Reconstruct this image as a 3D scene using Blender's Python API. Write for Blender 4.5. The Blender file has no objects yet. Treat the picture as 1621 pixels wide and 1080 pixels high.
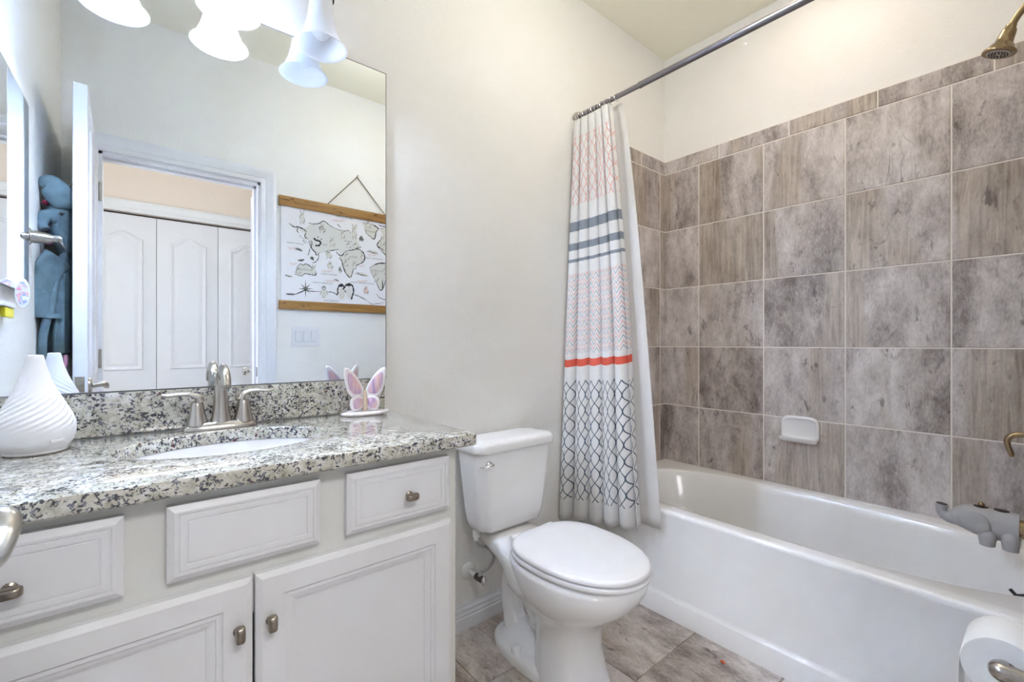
import bpy, bmesh, math, random
from mathutils import Vector, Matrix
import numpy as np
random.seed(7)
S = bpy.context.scene
PI = math.pi
COL = S.collection

# ------------------------------------------------------------ camera
W, H, F = 1621.0, 1080.0, 715.2
YAW = math.radians(39.83)
CAM = Vector((0.0, -1.452, 1.092))
cd = bpy.data.cameras.new('camera'); cam = bpy.data.objects.new('camera', cd); COL.objects.link(cam)
cd.sensor_width = 36.0; cd.lens = 36.0 * F / W; cd.shift_y = 4.2 / W; cd.clip_start = 0.01
cam.location = CAM; cam.rotation_euler = (PI/2, 0, -YAW)
S.camera = cam

# ------------------------------------------------------------ world, exposure, lights
wd = bpy.data.worlds.new('world'); S.world = wd; wd.use_nodes = True
wd.node_tree.nodes['Background'].inputs[0].default_value = (0.8, 0.87, 1, 1)
wd.node_tree.nodes['Background'].inputs[1].default_value = 0.6
S.view_settings.view_transform = 'Standard'
try: S.view_settings.look = 'None'
except Exception: pass
S.view_settings.exposure = 0.0; S.view_settings.gamma = 1.0; S.view_settings.use_curve_mapping = False

def area(name, loc, size, power, col, rot=(0, 0, 0), shape='DISK', spread=PI):
    d = bpy.data.lights.new(name, 'AREA'); d.shape = shape
    if isinstance(size, tuple): d.size, d.size_y = size
    else: d.size = size
    d.energy = power; d.color = col; d.spread = spread
    o = bpy.data.objects.new(name, d); COL.objects.link(o); o.location = loc; o.rotation_euler = rot
    return o
def point(name, loc, r, power, col):
    d = bpy.data.lights.new(name, 'POINT'); d.shadow_soft_size = r; d.energy = power; d.color = col
    o = bpy.data.objects.new(name, d); COL.objects.link(o); o.location = loc
    return o
HC = 2.74                                   # ceiling height
point('ceiling_fill_light', (1.15, -0.75, 2.42), 0.12, 9.6, (1.0, 0.97, 0.88))  # added unseen fill for ceiling and walls, not a real fixture
area('tub_lamp_light', (1.95, -0.85, HC-0.012), 0.3, 3.0, (1.0, 0.83, 0.72))
area('hall_fill_light', (0.3, -2.50, HC-0.10), (1.2, 0.4), 13.5, (1.0, 0.99, 1.0), (math.radians(50), 0, 0), 'RECTANGLE', math.radians(120))  # added fill, tilted through the doorway to brighten the vanity fronts
# added cool fill at the left end of the hall, no window there
area('hall_side_fill_light', (-1.05, -2.20, 1.25), (1.0, 1.7), 29, (0.96, 0.97, 1.0), (PI/2, 0, math.radians(-58)), 'RECTANGLE', math.radians(125))
S.view_settings.exposure = 0.06
S.cycles.sample_clamp_indirect = 0.0
BULB_POWER = 13.0
BULB_COL = (0.66, 0.78, 1.0)

# ------------------------------------------------------------ helpers
MATS = {}
def nt(name):
    m = bpy.data.materials.new(name); m.use_nodes = True
    t = m.node_tree; b = t.nodes['Principled BSDF']
    MATS[name] = m
    return m, t, b
def N(t, typ, **kw):
    n = t.nodes.new(typ)
    for k, v in kw.items():
        if k.startswith('i_'):
            key = k[2:].replace('_', ' ')
            n.inputs[key].default_value = v
        else: setattr(n, k, v)
    return n
def L(t, a, b): t.links.new(a, b)
def ramp(t, fac, stops, interp='LINEAR'):
    r = t.nodes.new('ShaderNodeValToRGB'); r.color_ramp.interpolation = interp
    e = r.color_ramp.elements
    while len(e) < len(stops): e.new(0.5)
    for el, (p, c) in zip(e, stops):
        el.position = p; el.color = (c[0], c[1], c[2], 1) if not isinstance(c, (int, float)) else (c, c, c, 1)
    L(t, fac, r.inputs[0]); return r.outputs[0]
def math_(t, op, a, b=None, c=None):
    n = t.nodes.new('ShaderNodeMath'); n.operation = op
    for i, v in enumerate((a, b, c)):
        if v is None: continue
        if isinstance(v, (int, float)): n.inputs[i].default_value = v
        else: L(t, v, n.inputs[i])
    return n.outputs[0]
def mix(t, fac, a, b, mode='MIX'):
    n = t.nodes.new('ShaderNodeMix'); n.data_type = 'RGBA'; n.blend_type = mode
    if isinstance(fac, (int, float)): n.inputs[0].default_value = fac
    else: L(t, fac, n.inputs[0])
    for i, v in ((6, a), (7, b)):
        if isinstance(v, tuple): n.inputs[i].default_value = (*v[:3], 1)
        else: L(t, v, n.inputs[i])
    return n.outputs[2]
def coords(t, scale=(1, 1, 1), obj=True, offset=None):
    g = t.nodes.new('ShaderNodeNewGeometry') if obj else t.nodes.new('ShaderNodeTexCoord')
    src = g.outputs['Position'] if obj else g.outputs['Object']
    m = t.nodes.new('ShaderNodeMapping'); L(t, src, m.inputs[0]); m.inputs['Scale'].default_value = scale
    if offset is not None: L(t, offset, m.inputs['Location'])
    return m.outputs[0]
def noise(t, vec, scale, detail=4, rough=0.55, dist=0.0):
    n = t.nodes.new('ShaderNodeTexNoise'); L(t, vec, n.inputs['Vector'])
    n.inputs['Scale'].default_value = scale; n.inputs['Detail'].default_value = detail
    n.inputs['Roughness'].default_value = rough; n.inputs['Distortion'].default_value = dist
    return n.outputs[0]
def bump(t, b, h, strength=0.3, dist=0.002):
    n = t.nodes.new('ShaderNodeBump'); n.inputs['Strength'].default_value = strength; n.inputs['Distance'].default_value = dist
    L(t, h, n.inputs['Height']); L(t, n.outputs[0], b.inputs['Normal'])
def mat(name, col, rough=0.5, metal=0.0, bs=None, bstr=0.2, bdist=0.001, spec=0.5, var=0.0, vs=8, coat=0.0, sss=0.0, trans=0.0):
    m, t, b = nt(name)
    b.inputs['Base Color'].default_value = (*col, 1); b.inputs['Roughness'].default_value = rough
    b.inputs['Metallic'].default_value = metal; b.inputs['Specular IOR Level'].default_value = spec
    b.inputs['Coat Weight'].default_value = coat
    if sss: b.inputs['Subsurface Weight'].default_value = sss; b.inputs['Subsurface Radius'].default_value = (0.02, 0.02, 0.02); b.inputs['Subsurface Scale'].default_value = 0.3
    if trans: b.inputs['Transmission Weight'].default_value = trans
    v = coords(t, obj=False)
    if var:
        n = noise(t, v, vs)
        d = tuple(c*(1-var) for c in col); u = tuple(min(1, c*(1+var*0.5)) for c in col)
        L(t, ramp(t, n, [(0.3, d), (0.7, u)]), b.inputs['Base Color'])
    if bs: bump(t, b, noise(t, v, bs, 3), bstr, bdist)
    return m

def wallmat(name, col, strength=0.35):
    m, t, b = nt(name)
    v = coords(t)
    n1 = noise(t, v, 95, 3, 0.6); n2 = noise(t, v, 30, 2, 0.5, 0.4)
    h = math_(t, 'ADD', math_(t, 'MULTIPLY', n1, 0.6), math_(t, 'MULTIPLY', n2, 0.8))
    bump(t, b, h, strength, 0.004)
    b.inputs['Base Color'].default_value = (*col, 1); b.inputs['Roughness'].default_value = 0.62
    b.inputs['Specular IOR Level'].default_value = 0.35
    return m
wall_m = wallmat('wall_paint', (0.82, 0.812, 0.78))
ceil_m = wallmat('ceiling_paint', (0.92, 0.89, 0.75), 0.15)
hallwall_m = wallmat('hall_wall_paint', (0.80, 0.70, 0.62))
trim_m = mat('trim_white', (0.76, 0.77, 0.79), 0.35, var=0.03)
door_m = mat('door_white', (0.72, 0.73, 0.755), 0.4, bs=60, bstr=0.05, var=0.02)
cab_m = mat('cabinet_white', (0.80, 0.80, 0.81), 0.38, bs=40, bstr=0.04, var=0.03, vs=3)
frame_m = mat('cabinet_face', (0.74, 0.74, 0.70), 0.45, bs=40, bstr=0.04, var=0.03, vs=3)
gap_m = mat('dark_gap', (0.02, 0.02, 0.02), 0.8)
porc_m = mat('porcelain', (0.86, 0.86, 0.86), 0.07, coat=0.4)
seat_m = mat('seat_plastic', (0.88, 0.88, 0.89), 0.16)
tub_m = mat('tub_acrylic', (0.88, 0.88, 0.88), 0.14, coat=0.3)
nickel_m = mat('brushed_nickel', (0.50, 0.48, 0.45), 0.26, 1.0, bs=180, bstr=0.03, var=0.06, vs=30)
darknickel_m = mat('aged_nickel', (0.33, 0.29, 0.25), 0.3, 1.0, var=0.15, vs=40)
brass_m = mat('antique_brass', (0.36, 0.28, 0.17), 0.25, 1.0, var=0.15, vs=40)
chrome_m = mat('chrome', (0.8, 0.8, 0.82), 0.06, 1.0)
rod_m = mat('rod_pewter', (0.27, 0.26, 0.29), 0.3, 1.0)
mirror_m = mat('mirror_silver', (0.90, 0.95, 0.99), 0.0, 1.0)
black_m = mat('black_plastic', (0.015, 0.015, 0.017), 0.4)
hole_m = mat('hole_dark', (0.03, 0.025, 0.02), 0.7)
diff_m = mat('matte_ceramic', (0.82, 0.82, 0.84), 0.5, sss=0.1)
wood_m = None
grey_sil = mat('grey_silicone', (0.40, 0.40, 0.415), 0.5)
paper_m = mat('tissue_paper', (0.88, 0.88, 0.87), 0.9, bs=120, bstr=0.25)
card_m = mat('cardboard_core', (0.42, 0.33, 0.25), 0.9)
orange_m = mat('orange_plastic', (0.75, 0.13, 0.05), 0.4)
pipe_m = mat('plastic_white', (0.78, 0.78, 0.76), 0.35)
braid_m = mat('grey_hose', (0.42, 0.41, 0.42), 0.45, bs=300, bstr=0.4)
robe_m = mat('teal_plush', (0.12, 0.185, 0.215), 0.95, bs=140, bstr=0.6, bdist=0.003, var=0.25, vs=20)
pink_m = mat('pink_plush', (0.72, 0.35, 0.48), 0.9)
pale_m = mat('pale_fleece', (0.62, 0.58, 0.55), 0.95, bs=120, bstr=0.5)
grout_m = mat('grout', (0.82, 0.77, 0.71), 0.8, bs=200, bstr=0.2)
floorgrout_m = mat('floor_grout', (0.52, 0.45, 0.36), 0.9)
yellow_m = mat('yellow_plastic', (0.78, 0.66, 0.02), 0.4)
cord_m = mat('jute_cord', (0.22, 0.18, 0.13), 0.9)

def wood():
    m, t, b = nt('honey_wood')
    v = coords(t, (2, 20, 60))
    c = ramp(t, noise(t, v, 2, 5, 0.6, 0.6), [(0.3, (0.17, 0.08, 0.018)), (0.5, (0.33, 0.17, 0.04)), (0.75, (0.46, 0.26, 0.07))])
    k = noise(t, coords(t, (14, 14, 40)), 1.5, 2)
    c = mix(t, ramp(t, k, [(0.66, 0.0), (0.74, 1.0)]), c, (0.10, 0.04, 0.01))
    L(t, c, b.inputs['Base Color']); b.inputs['Roughness'].default_value = 0.5
    return m
wood_m = wood()

def granite():
    m, t, b = nt('speckled_granite')
    v = coords(t)
    base = ramp(t, noise(t, v, 55, 5, 0.65), [(0.32, (0.30, 0.28, 0.215)), (0.48, (0.50, 0.48, 0.40)), (0.66, (0.70, 0.69, 0.65))])
    n1 = noise(t, v, 165, 4, 0.62, 0.6)
    n2 = noise(t, v, 22, 3, 0.6, 1.0)
    sp = math_(t, 'ADD', n1, math_(t, 'MULTIPLY', n2, 0.45))
    c = mix(t, ramp(t, sp, [(0.765, 0.0), (0.80, 1.0)]), base, (0.03, 0.032, 0.045))
    n3 = noise(t, v, 110, 3, 0.6, 0.3)
    c = mix(t, ramp(t, n3, [(0.61, 0.0), (0.65, 1.0)]), c, (0.15, 0.155, 0.18))
    n4 = noise(t, v, 48, 2, 0.5)
    c = mix(t, ramp(t, n4, [(0.69, 0.0), (0.715, 1.0)]), c, (0.09, 0.02, 0.03))
    L(t, c, b.inputs['Base Color'])
    b.inputs['Roughness'].default_value = 0.09
    b.inputs['Specular IOR Level'].default_value = 0.9; b.inputs['Coat Weight'].default_value = 0.5
    return m
granite_m = granite()

def tile(name, axis, tint=(1, 1, 1), dark=1.0):
    # weathered wood / concrete look, grain runs along `axis`
    m, t, b = nt(name)
    g = t.nodes.new('ShaderNodeNewGeometry')
    rnd = g.outputs['Random Per Island']
    comb = t.nodes.new('ShaderNodeCombineXYZ')
    for i, k in enumerate((37.0, 53.0, 71.0)): L(t, math_(t, 'MULTIPLY', rnd, k), comb.inputs[i])
    va = t.nodes.new('ShaderNodeVectorMath'); va.operation = 'ADD'
    L(t, g.outputs['Position'], va.inputs[0]); L(t, comb.outputs[0], va.inputs[1])
    def mp(lng, crs):
        s = [crs]*3; s[axis] = lng
        mm = t.nodes.new('ShaderNodeMapping'); L(t, va.outputs[0], mm.inputs[0]); mm.inputs['Scale'].default_value = s
        return mm.outputs[0]
    big = noise(t, mp(2.4, 6.0), 1.0, 4, 0.6, 0.5)
    mid = noise(t, mp(9, 16), 1.3, 6, 0.7, 0.3)
    fine = noise(t, mp(60, 150), 1.0, 4, 0.7)
    v = math_(t, 'ADD', math_(t, 'MULTIPLY', big, 0.62), math_(t, 'MULTIPLY', mid, 0.42))
    v = math_(t, 'ADD', v, math_(t, 'MULTIPLY', math_(t, 'SUBTRACT', fine, 0.5), 0.28))
    v = math_(t, 'ADD', v, math_(t, 'MULTIPLY', math_(t, 'SUBTRACT', rnd, 0.5), 0.07))
    def T(c): return tuple(c[i]*tint[i]*dark for i in range(3))
    c = ramp(t, v, [(0.34, T((0.125, 0.106, 0.098))), (0.44, T((0.235, 0.208, 0.198))), (0.53, T((0.345, 0.318, 0.308))), (0.68, T((0.50, 0.475, 0.468)))])
    # warm brown patches with ring-like grain
    gw = noise(t, mp(1.4, 22), 1.6, 4, 0.7, 1.6)
    grain = ramp(t, gw, [(0.36, T((0.16, 0.128, 0.098))), (0.5, T((0.27, 0.23, 0.185))), (0.64, T((0.40, 0.35, 0.29)))])
    msk = ramp(t, noise(t, mp(0.5, 4.5), 1.0, 1, 0.4), [(0.54, 0.0), (0.58, 0.6)])
    c = mix(t, msk, c, grain)
    # cracks
    cr = noise(t, mp(2.0, 11), 1.0, 3, 0.6, 1.2)
    line = math_(t, 'ABSOLUTE', math_(t, 'SUBTRACT', cr, 0.5))
    lm = ramp(t, line, [(0.0, 1.0), (0.0035, 1.0), (0.007, 0.0)])
    gate = ramp(t, noise(t, mp(4, 5), 1.0, 2), [(0.58, 0.0), (0.66, 0.6)])
    c = mix(t, math_(t, 'MULTIPLY', lm, gate), c, T((0.05, 0.04, 0.04)))
    # dark stain dots
    dd = noise(t, mp(9, 22), 1.0, 3, 0.7, 0.5)
    c = mix(t, ramp(t, dd, [(0.61, 0.0), (0.72, 0.75)]), c, T((0.06, 0.045, 0.045)))
    L(t, c, b.inputs['Base Color']); b.inputs['Roughness'].default_value = 0.42
    bump(t, b, math_(t, 'ADD', fine, v), 0.12, 0.002)
    return m
tile_m = tile('weathered_wall_tile', 2, (1.02, 0.995, 0.985), 1.42)
ftile_m = tile('weathered_floor_tile', 1, (1.0, 0.98, 0.96), 1.65)

def curtain_mat():
    m, t, b = nt('printed_curtain_cloth')
    uvn = t.nodes.new('ShaderNodeUVMap')
    sep = t.nodes.new('ShaderNodeSeparateXYZ'); L(t, uvn.outputs[0], sep.inputs[0])
    U, V = sep.outputs[0], sep.outputs[1]           # metres across, fraction down
    HH = 1.83
    def band(lo, hi):
        return math_(t, 'MULTIPLY', math_(t, 'GREATER_THAN', V, lo), math_(t, 'LESS_THAN', V, hi))
    def sat(x): 
        n = t.nodes.new('ShaderNodeClamp'); L(t, x, n.inputs[0]); return n.outputs[0]
    def lattice(P, Q, A, w):
        ph = math_(t, 'MULTIPLY', V, HH*2*PI/Q)
        s = math_(t, 'SINE', ph)
        s3 = math_(t, 'MULTIPLY', math_(t, 'SINE', math_(t, 'MULTIPLY', ph, 3)), 0.02)
        s = math_(t, 'MULTIPLY', math_(t, 'SUBTRACT', s, s3), A)
        up = math_(t, 'DIVIDE', U, P)
        out = None
        for sg in (1, -1):
            q = math_(t, 'ADD', up, math_(t, 'MULTIPLY', s, sg))
            fr = math_(t, 'ABSOLUTE', math_(t, 'SUBTRACT', math_(t, 'FRACT', math_(t, 'ADD', q, 100.5)), 0.5))
            l = math_(t, 'LESS_THAN', fr, w)
            out = l if out is None else math_(t, 'MAXIMUM', out, l)
        return out
    base = (0.92, 0.915, 0.91)
    lat1 = math_(t, 'MULTIPLY', lattice(0.056, 0.138, 0.485, 0.048), band(0.045, 0.222))
    c = mix(t, math_(t, 'MULTIPLY', lat1, 0.8), base, (0.86, 0.28, 0.24))
    st = math_(t, 'MAXIMUM', math_(t, 'MAXIMUM', band(0.264, 0.288), band(0.318, 0.336)), band(0.358, 0.366))
    c = mix(t, st, c, (0.33, 0.37, 0.43))
    # zigzags
    tri = math_(t, 'ABSOLUTE', math_(t, 'SUBTRACT', math_(t, 'FRACT', math_(t, 'MULTIPLY', U, 1/0.042)), 0.5))
    def zig(period, off, w):
        z = math_(t, 'ADD', math_(t, 'MULTIPLY', V, HH/period), math_(t, 'MULTIPLY', tri, 1.3))
        fr = math_(t, 'FRACT', math_(t, 'ADD', z, off))
        return math_(t, 'LESS_THAN', fr, w)
    zb = band(0.395, 0.595)
    c = mix(t, math_(t, 'MULTIPLY', math_(t, 'MULTIPLY', zig(0.042, 0.5, 0.20), zb), 0.55), c, (0.86, 0.40, 0.36))
    c = mix(t, math_(t, 'MULTIPLY', math_(t, 'MULTIPLY', zig(0.042, 0.0, 0.13), zb), 0.65), c, (0.20, 0.24, 0.32))
    c = mix(t, band(0.609, 0.627), c, (0.86, 0.16, 0.10))
    lat2 = math_(t, 'MULTIPLY', lattice(0.056, 0.138, 0.485, 0.056), band(0.663, 0.952))
    c = mix(t, lat2, c, (0.10, 0.14, 0.20))
    L(t, c, b.inputs['Base Color']); b.inputs['Roughness'].default_value = 0.85
    wv = noise(t, coords(t, obj=False), 220, 2)
    bump(t, b, wv, 0.15, 0.001)
    tr = t.nodes.new('ShaderNodeBsdfTranslucent'); L(t, c, tr.inputs[0])
    ms = t.nodes.new('ShaderNodeMixShader'); ms.inputs[0].default_value = 0.3
    L(t, b.outputs[0], ms.inputs[1]); L(t, tr.outputs[0], ms.inputs[2])
    L(t, ms.outputs[0], t.nodes['Material Output'].inputs[0])
    return m
curtain_m = curtain_mat()
def liner_mat():
    m, t, b = nt('liner_cloth')
    b.inputs['Base Color'].default_value = (0.84, 0.83, 0.82, 1); b.inputs['Roughness'].default_value = 0.6
    tr = t.nodes.new('ShaderNodeBsdfTranslucent'); tr.inputs[0].default_value = (0.85, 0.84, 0.82, 1)
    ms = t.nodes.new('ShaderNodeMixShader'); ms.inputs[0].default_value = 0.35
    L(t, b.outputs[0], ms.inputs[1]); L(t, tr.outputs[0], ms.inputs[2]); L(t, ms.outputs[0], t.nodes['Material Output'].inputs[0])
    bump(t, b, noise(t, coords(t, obj=False), 200, 2), 0.1, 0.001)
    return m
liner_m = liner_mat()
def shade_mat(name, em):
    m, t, b = nt(name)
    b.inputs['Base Color'].default_value = (0.90, 0.92, 0.95, 1); b.inputs['Roughness'].default_value = 0.35
    tr = t.nodes.new('ShaderNodeBsdfTranslucent'); tr.inputs[0].default_value = (0.93, 0.95, 0.98, 1)
    ms = t.nodes.new('ShaderNodeMixShader'); ms.inputs[0].default_value = 0.45
    L(t, b.outputs[0], ms.inputs[1]); L(t, tr.outputs[0], ms.inputs[2]); L(t, ms.outputs[0], t.nodes['Material Output'].inputs[0])
    bump(t, b, noise(t, coords(t, obj=False), 60, 2), 0.05, 0.001)
    return m
shade_m = shade_mat('frosted_glass', 0)
def emit(name, col, s):
    m, t, b = nt(name)
    b.inputs['Base Color'].default_value = (*col, 1); b.inputs['Emission Color'].default_value = (*col, 1)
    b.inputs['Emission Strength'].default_value = s
    return m
bulb_on = emit('bulb_lit', (0.80, 0.88, 1.0), 9)
bulb_off = mat('bulb_unlit', (0.86, 0.88, 0.90), 0.3)
diffuser_glow = emit('lamp_diffuser_lit', (1.0, 0.95, 0.88), 3)

# ---- mesh helpers
def new(): return bmesh.new()
def box(bm, x0, x1, y0, y1, z0, z1, bev=0.0, seg=2):
    r = bmesh.ops.create_cube(bm, size=1.0)
    vs = r['verts']
    bmesh.ops.scale(bm, vec=(x1-x0, y1-y0, z1-z0), verts=vs)
    bmesh.ops.translate(bm, vec=((x0+x1)/2, (y0+y1)/2, (z0+z1)/2), verts=vs)
    if bev > 0:
        es = list({e for v in vs for e in v.link_edges})
        bmesh.ops.bevel(bm, geom=es, offset=bev, segments=seg, profile=0.7, affect='EDGES')
    return bm
def loft(bm, rings, closed=True, cap0=True, cap1=True, loop=False):
    vr = [[bm.verts.new(p) for p in r] for r in rings]
    n = len(rings[0]); k = n if closed else n-1
    m = len(vr) if loop else len(vr)-1
    for i in range(m):
        a, b = vr[i], vr[(i+1) % len(vr)]
        for j in range(k):
            j2 = (j+1) % n
            try: bm.faces.new((a[j], a[j2], b[j2], b[j]))
            except ValueError: pass
    if closed and not loop:
        if cap0: bm.faces.new(list(reversed(vr[0])))
        if cap1: bm.faces.new(vr[-1])
    return vr
def ring_dir(c, d, r, n=16, up=None, ry=None):
    d = Vector(d).normalized()
    u = Vector(up) if up is not None else (Vector((0, 0, 1)) if abs(d.z) < 0.9 else Vector((1, 0, 0)))
    a = d.cross(u).normalized(); b = a.cross(d).normalized()
    ry = r if ry is None else ry
    return [Vector(c) + a*(r*math.cos(2*PI*i/n)) + b*(ry*math.sin(2*PI*i/n)) for i in range(n)]
def tube(bm, pts, rad, n=14, cap=True, up=None, ry=None):
    pts = [Vector(p) for p in pts]
    rings = []
    # parallel transport
    d0 = (pts[1]-pts[0]).normalized()
    u = Vector(up) if up is not None else (Vector((0, 0, 1)) if abs(d0.z) < 0.9 else Vector((1, 0, 0)))
    a = d0.cross(u).normalized()
    for i, p in enumerate(pts):
        if i == 0: d = pts[1]-pts[0]
        elif i == len(pts)-1: d = pts[-1]-pts[-2]
        else: d = pts[i+1]-pts[i-1]
        d.normalize()
        a = (a - d*a.dot(d)).normalized(); b = a.cross(d)
        r = rad[i] if isinstance(rad, (list, tuple)) else rad
        r2 = r if ry is None else (ry[i] if isinstance(ry, (list, tuple)) else ry)
        rings.append([p + a*(r*math.cos(2*PI*j/n)) + b*(r2*math.sin(2*PI*j/n)) for j in range(n)])
    loft(bm, rings, True, cap, cap)
    return bm
def smooth_path(pts, k=8):
    pts = [Vector(p) for p in pts]; out = []
    for i in range(len(pts)-1):
        p0 = pts[max(i-1, 0)]; p1 = pts[i]; p2 = pts[i+1]; p3 = pts[min(i+2, len(pts)-1)]
        for j in range(k):
            s = j/k
            out.append(0.5*((2*p1)+(p2-p0)*s+(2*p0-5*p1+4*p2-p3)*s*s+(3*p1-p0-3*p2+p3)*s**3))
    out.append(pts[-1]); return out
def lerp_list(vals, n):
    return [float(x) for x in np.interp(np.linspace(0, len(vals)-1, n), range(len(vals)), vals)]
def lathe(bm, prof, c=(0, 0, 0), axis='Z', n=32, cap0=True, cap1=True, mod=None):
    rings = []
    for (r, h) in prof:
        ring = []
        for i in range(n):
            a = 2*PI*i/n; rr = r if mod is None else mod(r, h, a)
            x, y = rr*math.cos(a), rr*math.sin(a)
            if axis == 'Z': p = (x, y, h)
            elif axis == 'Y': p = (x, h, -y)
            elif axis == 'X': p = (h, x, y)
            ring.append(Vector(c)+Vector(p))
        rings.append(ring)
    loft(bm, rings, True, cap0, cap1)
    return bm
def ell(bm, c, r, n=24, m=14, rot=None):
    R = Matrix.Identity(3) if rot is None else rot
    rings = []
    for i in range(m+1):
        th = PI*(0.02 + 0.96*i/m) if 0 < i < m else (0.012 if i == 0 else PI-0.012)
        rings.append([Vector(c)+R @ Vector((r[0]*math.sin(th)*math.cos(2*PI*j/n), r[1]*math.sin(th)*math.sin(2*PI*j/n), r[2]*math.cos(th))) for j in range(n)])
    loft(bm, rings)
    return bm
def sup(cx, cy, z, ax, ay, e=2.0, n=48, front=None):
    """super-ellipse ring in the xy plane; `front`: different half length to -y"""
    out = []
    for i in range(n):
        a = 2*PI*i/n; c, s = math.cos(a), math.sin(a)
        x = math.copysign(abs(c)**(2/e), c)*ax; yy = math.copysign(abs(s)**(2/e), s)
        y = yy*(ay if (s >= 0 or front is None) else front)
        out.append(Vector((cx+x, cy+y, z)))
    return out
def rpanel(bm, fmap, a0, a1, b0, b1, prof, top=None):
    """stepped rectangular moulding: prof = [(inset, depth)...]; fmap(a,b,d)->xyz"""
    rings = []
    for ins, d in prof:
        rings.append([Vector(fmap(a0+ins, b0+ins, d)), Vector(fmap(a1-ins, b0+ins, d)), Vector(fmap(a1-ins, b1-ins, d)), Vector(fmap(a0+ins, b1-ins, d))])
    loft(bm, rings)
def obj(name, bm, m, parent=None, smooth=True, angle=35, fix=True):
    if fix:
        bmesh.ops.recalc_face_normals(bm, faces=bm.faces)
    me = bpy.data.meshes.new(name); bm.to_mesh(me); bm.free()
    for mm in (m if isinstance(m, (list, tuple)) else [m]): me.materials.append(mm)
    if smooth:
        me.polygons.foreach_set('use_smooth', [True]*len(me.polygons))
        try: me.set_sharp_from_angle(angle=math.radians(angle))
        except Exception: pass
    o = bpy.data.objects.new(name, me); COL.objects.link(o)
    if parent is not None:
        o.parent = parent
        base = parent if parent.type == 'EMPTY' else None
        o.matrix_parent_inverse = Matrix.Translation(-parent.location) if base is not None else Matrix.Identity(4)
    return o
def tag(o, label=None, cat=None, group=None, kind=None):
    if label: o['label'] = label
    if cat: o['category'] = cat
    if group: o['group'] = group
    if kind: o['kind'] = kind
    return o
def thing(name, label, cat, loc=(0, 0, 0), group=None, kind=None):
    o = bpy.data.objects.new(name, None); o.empty_display_size = 0.05; COL.objects.link(o); o.location = loc
    return tag(o, label, cat, group, kind)
def struct(name, bm, m, label=None, smooth=False, cat=None):
    o = obj(name, bm, m, None, smooth); o['kind'] = 'structure'
    if label: o['label'] = label
    if cat: o['category'] = cat
    return o
def copy_tree(o, parent=None):
    c = o.copy(); COL.objects.link(c)
    if parent is not None: c.parent = parent; c.matrix_parent_inverse = o.matrix_parent_inverse.copy()
    for ch in list(o.children): copy_tree(ch, c)
    return c

# ------------------------------------------------------------ geometry constants
XL, XR = -0.265, 2.368          # left wall, right (tiled) wall
YF = -1.524                     # front wall (with the doorway)
XA = 1.625                      # tub apron
TP = 0.331                      # tile pitch
DX0, DX1, DH = -0.137, 0.561, 2.03   # doorway
WT = 0.12
YH = -2.80                      # hall closet wall
HX0, HX1 = -1.1, 2.0

# ------------------------------------------------------------ room shell
b = new(); box(b, XL-0.1, XR+0.1, 0, 0.1, -0.05, HC+0.05); wall_back = struct('wall_back', b, wall_m, 'cream textured wall behind the mirror, toilet and tub end', cat='wall')
b = new(); box(b, XL-0.1, XL, YF, 0, -0.05, HC+0.05); struct('wall_left', b, wall_m, 'narrow left wall seen in the mirror with the medicine cabinet', cat='wall')
b = new(); box(b, XR, XR+0.1, YF, 0, -0.05, HC+0.05); wall_right = struct('wall_right', b, wall_m, 'cream wall above the grey tiles along the bathtub', cat='wall')
b = new()
box(b, HX0-0.1, DX0, YF-WT, YF, -0.05, HC+0.05); box(b, DX1, XR+0.1, YF-WT, YF, -0.05, HC+0.05); box(b, DX0, DX1, YF-WT, YF, DH, HC+0.05)
wall_front = struct('wall_front', b, wall_m, 'wall with the doorway and the hanging map, seen in the mirror', cat='wall')
b = new(); box(b, HX0-0.1, XR+0.1, YH-0.8, 0.1, HC, HC+0.08); struct('ceiling', b, ceil_m, 'plain cream ceiling above the tub and the hall', cat='ceiling')
b = new(); box(b, HX0-0.1, XR+0.1, YH-0.8, 0.1, -0.08, -0.004); floor = struct('floor', b, floorgrout_m, 'floor of weathered wood look tiles around the toilet', cat='floor')
b = new()
CLX0, CLX1 = -0.648, 0.892
box(b, HX0-0.1, CLX0, YH-0.1, YH, -0.05, HC+0.05); box(b, CLX1, HX1+0.1, YH-0.1, YH, -0.05, HC+0.05); box(b, CLX0, CLX1, YH-0.1, YH, 2.035, HC+0.05)
struct('wall_hall', b, hallwall_m, 'peach hall wall above the closet doors, seen through the mirror', cat='wall')
b = new(); box(b, HX0-0.1, HX0, YH, YF-WT, -0.05, HC+0.05); box(b, HX1, HX1+0.1, YH, YF-WT, -0.05, HC+0.05)
struct('wall_hall_ends', b, hallwall_m, 'end walls of the hall outside the doorway', cat='wall')

# floor tiles (pattern of the floor)
b = new()
gx = 0.003
for i in range(-5, 4):
    for j in range(-10, 3):
        x0 = 1.244 + 0.396*i; x1 = x0+0.396
        y0 = -0.586 + 0.301*j; y1 = y0+0.301
        cx0, cx1, cy0, cy1 = max(x0, HX0), min(x1, XR), max(y0, YH-0.05), min(y1, 0)
        if cx1-cx0 < 0.02 or cy1-cy0 < 0.02: continue
        box(b, cx0+gx, cx1-gx, cy0+gx, cy1-gx, -0.006, 0.0)
obj('floor_tiles', b, ftile_m, floor, smooth=False)

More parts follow.
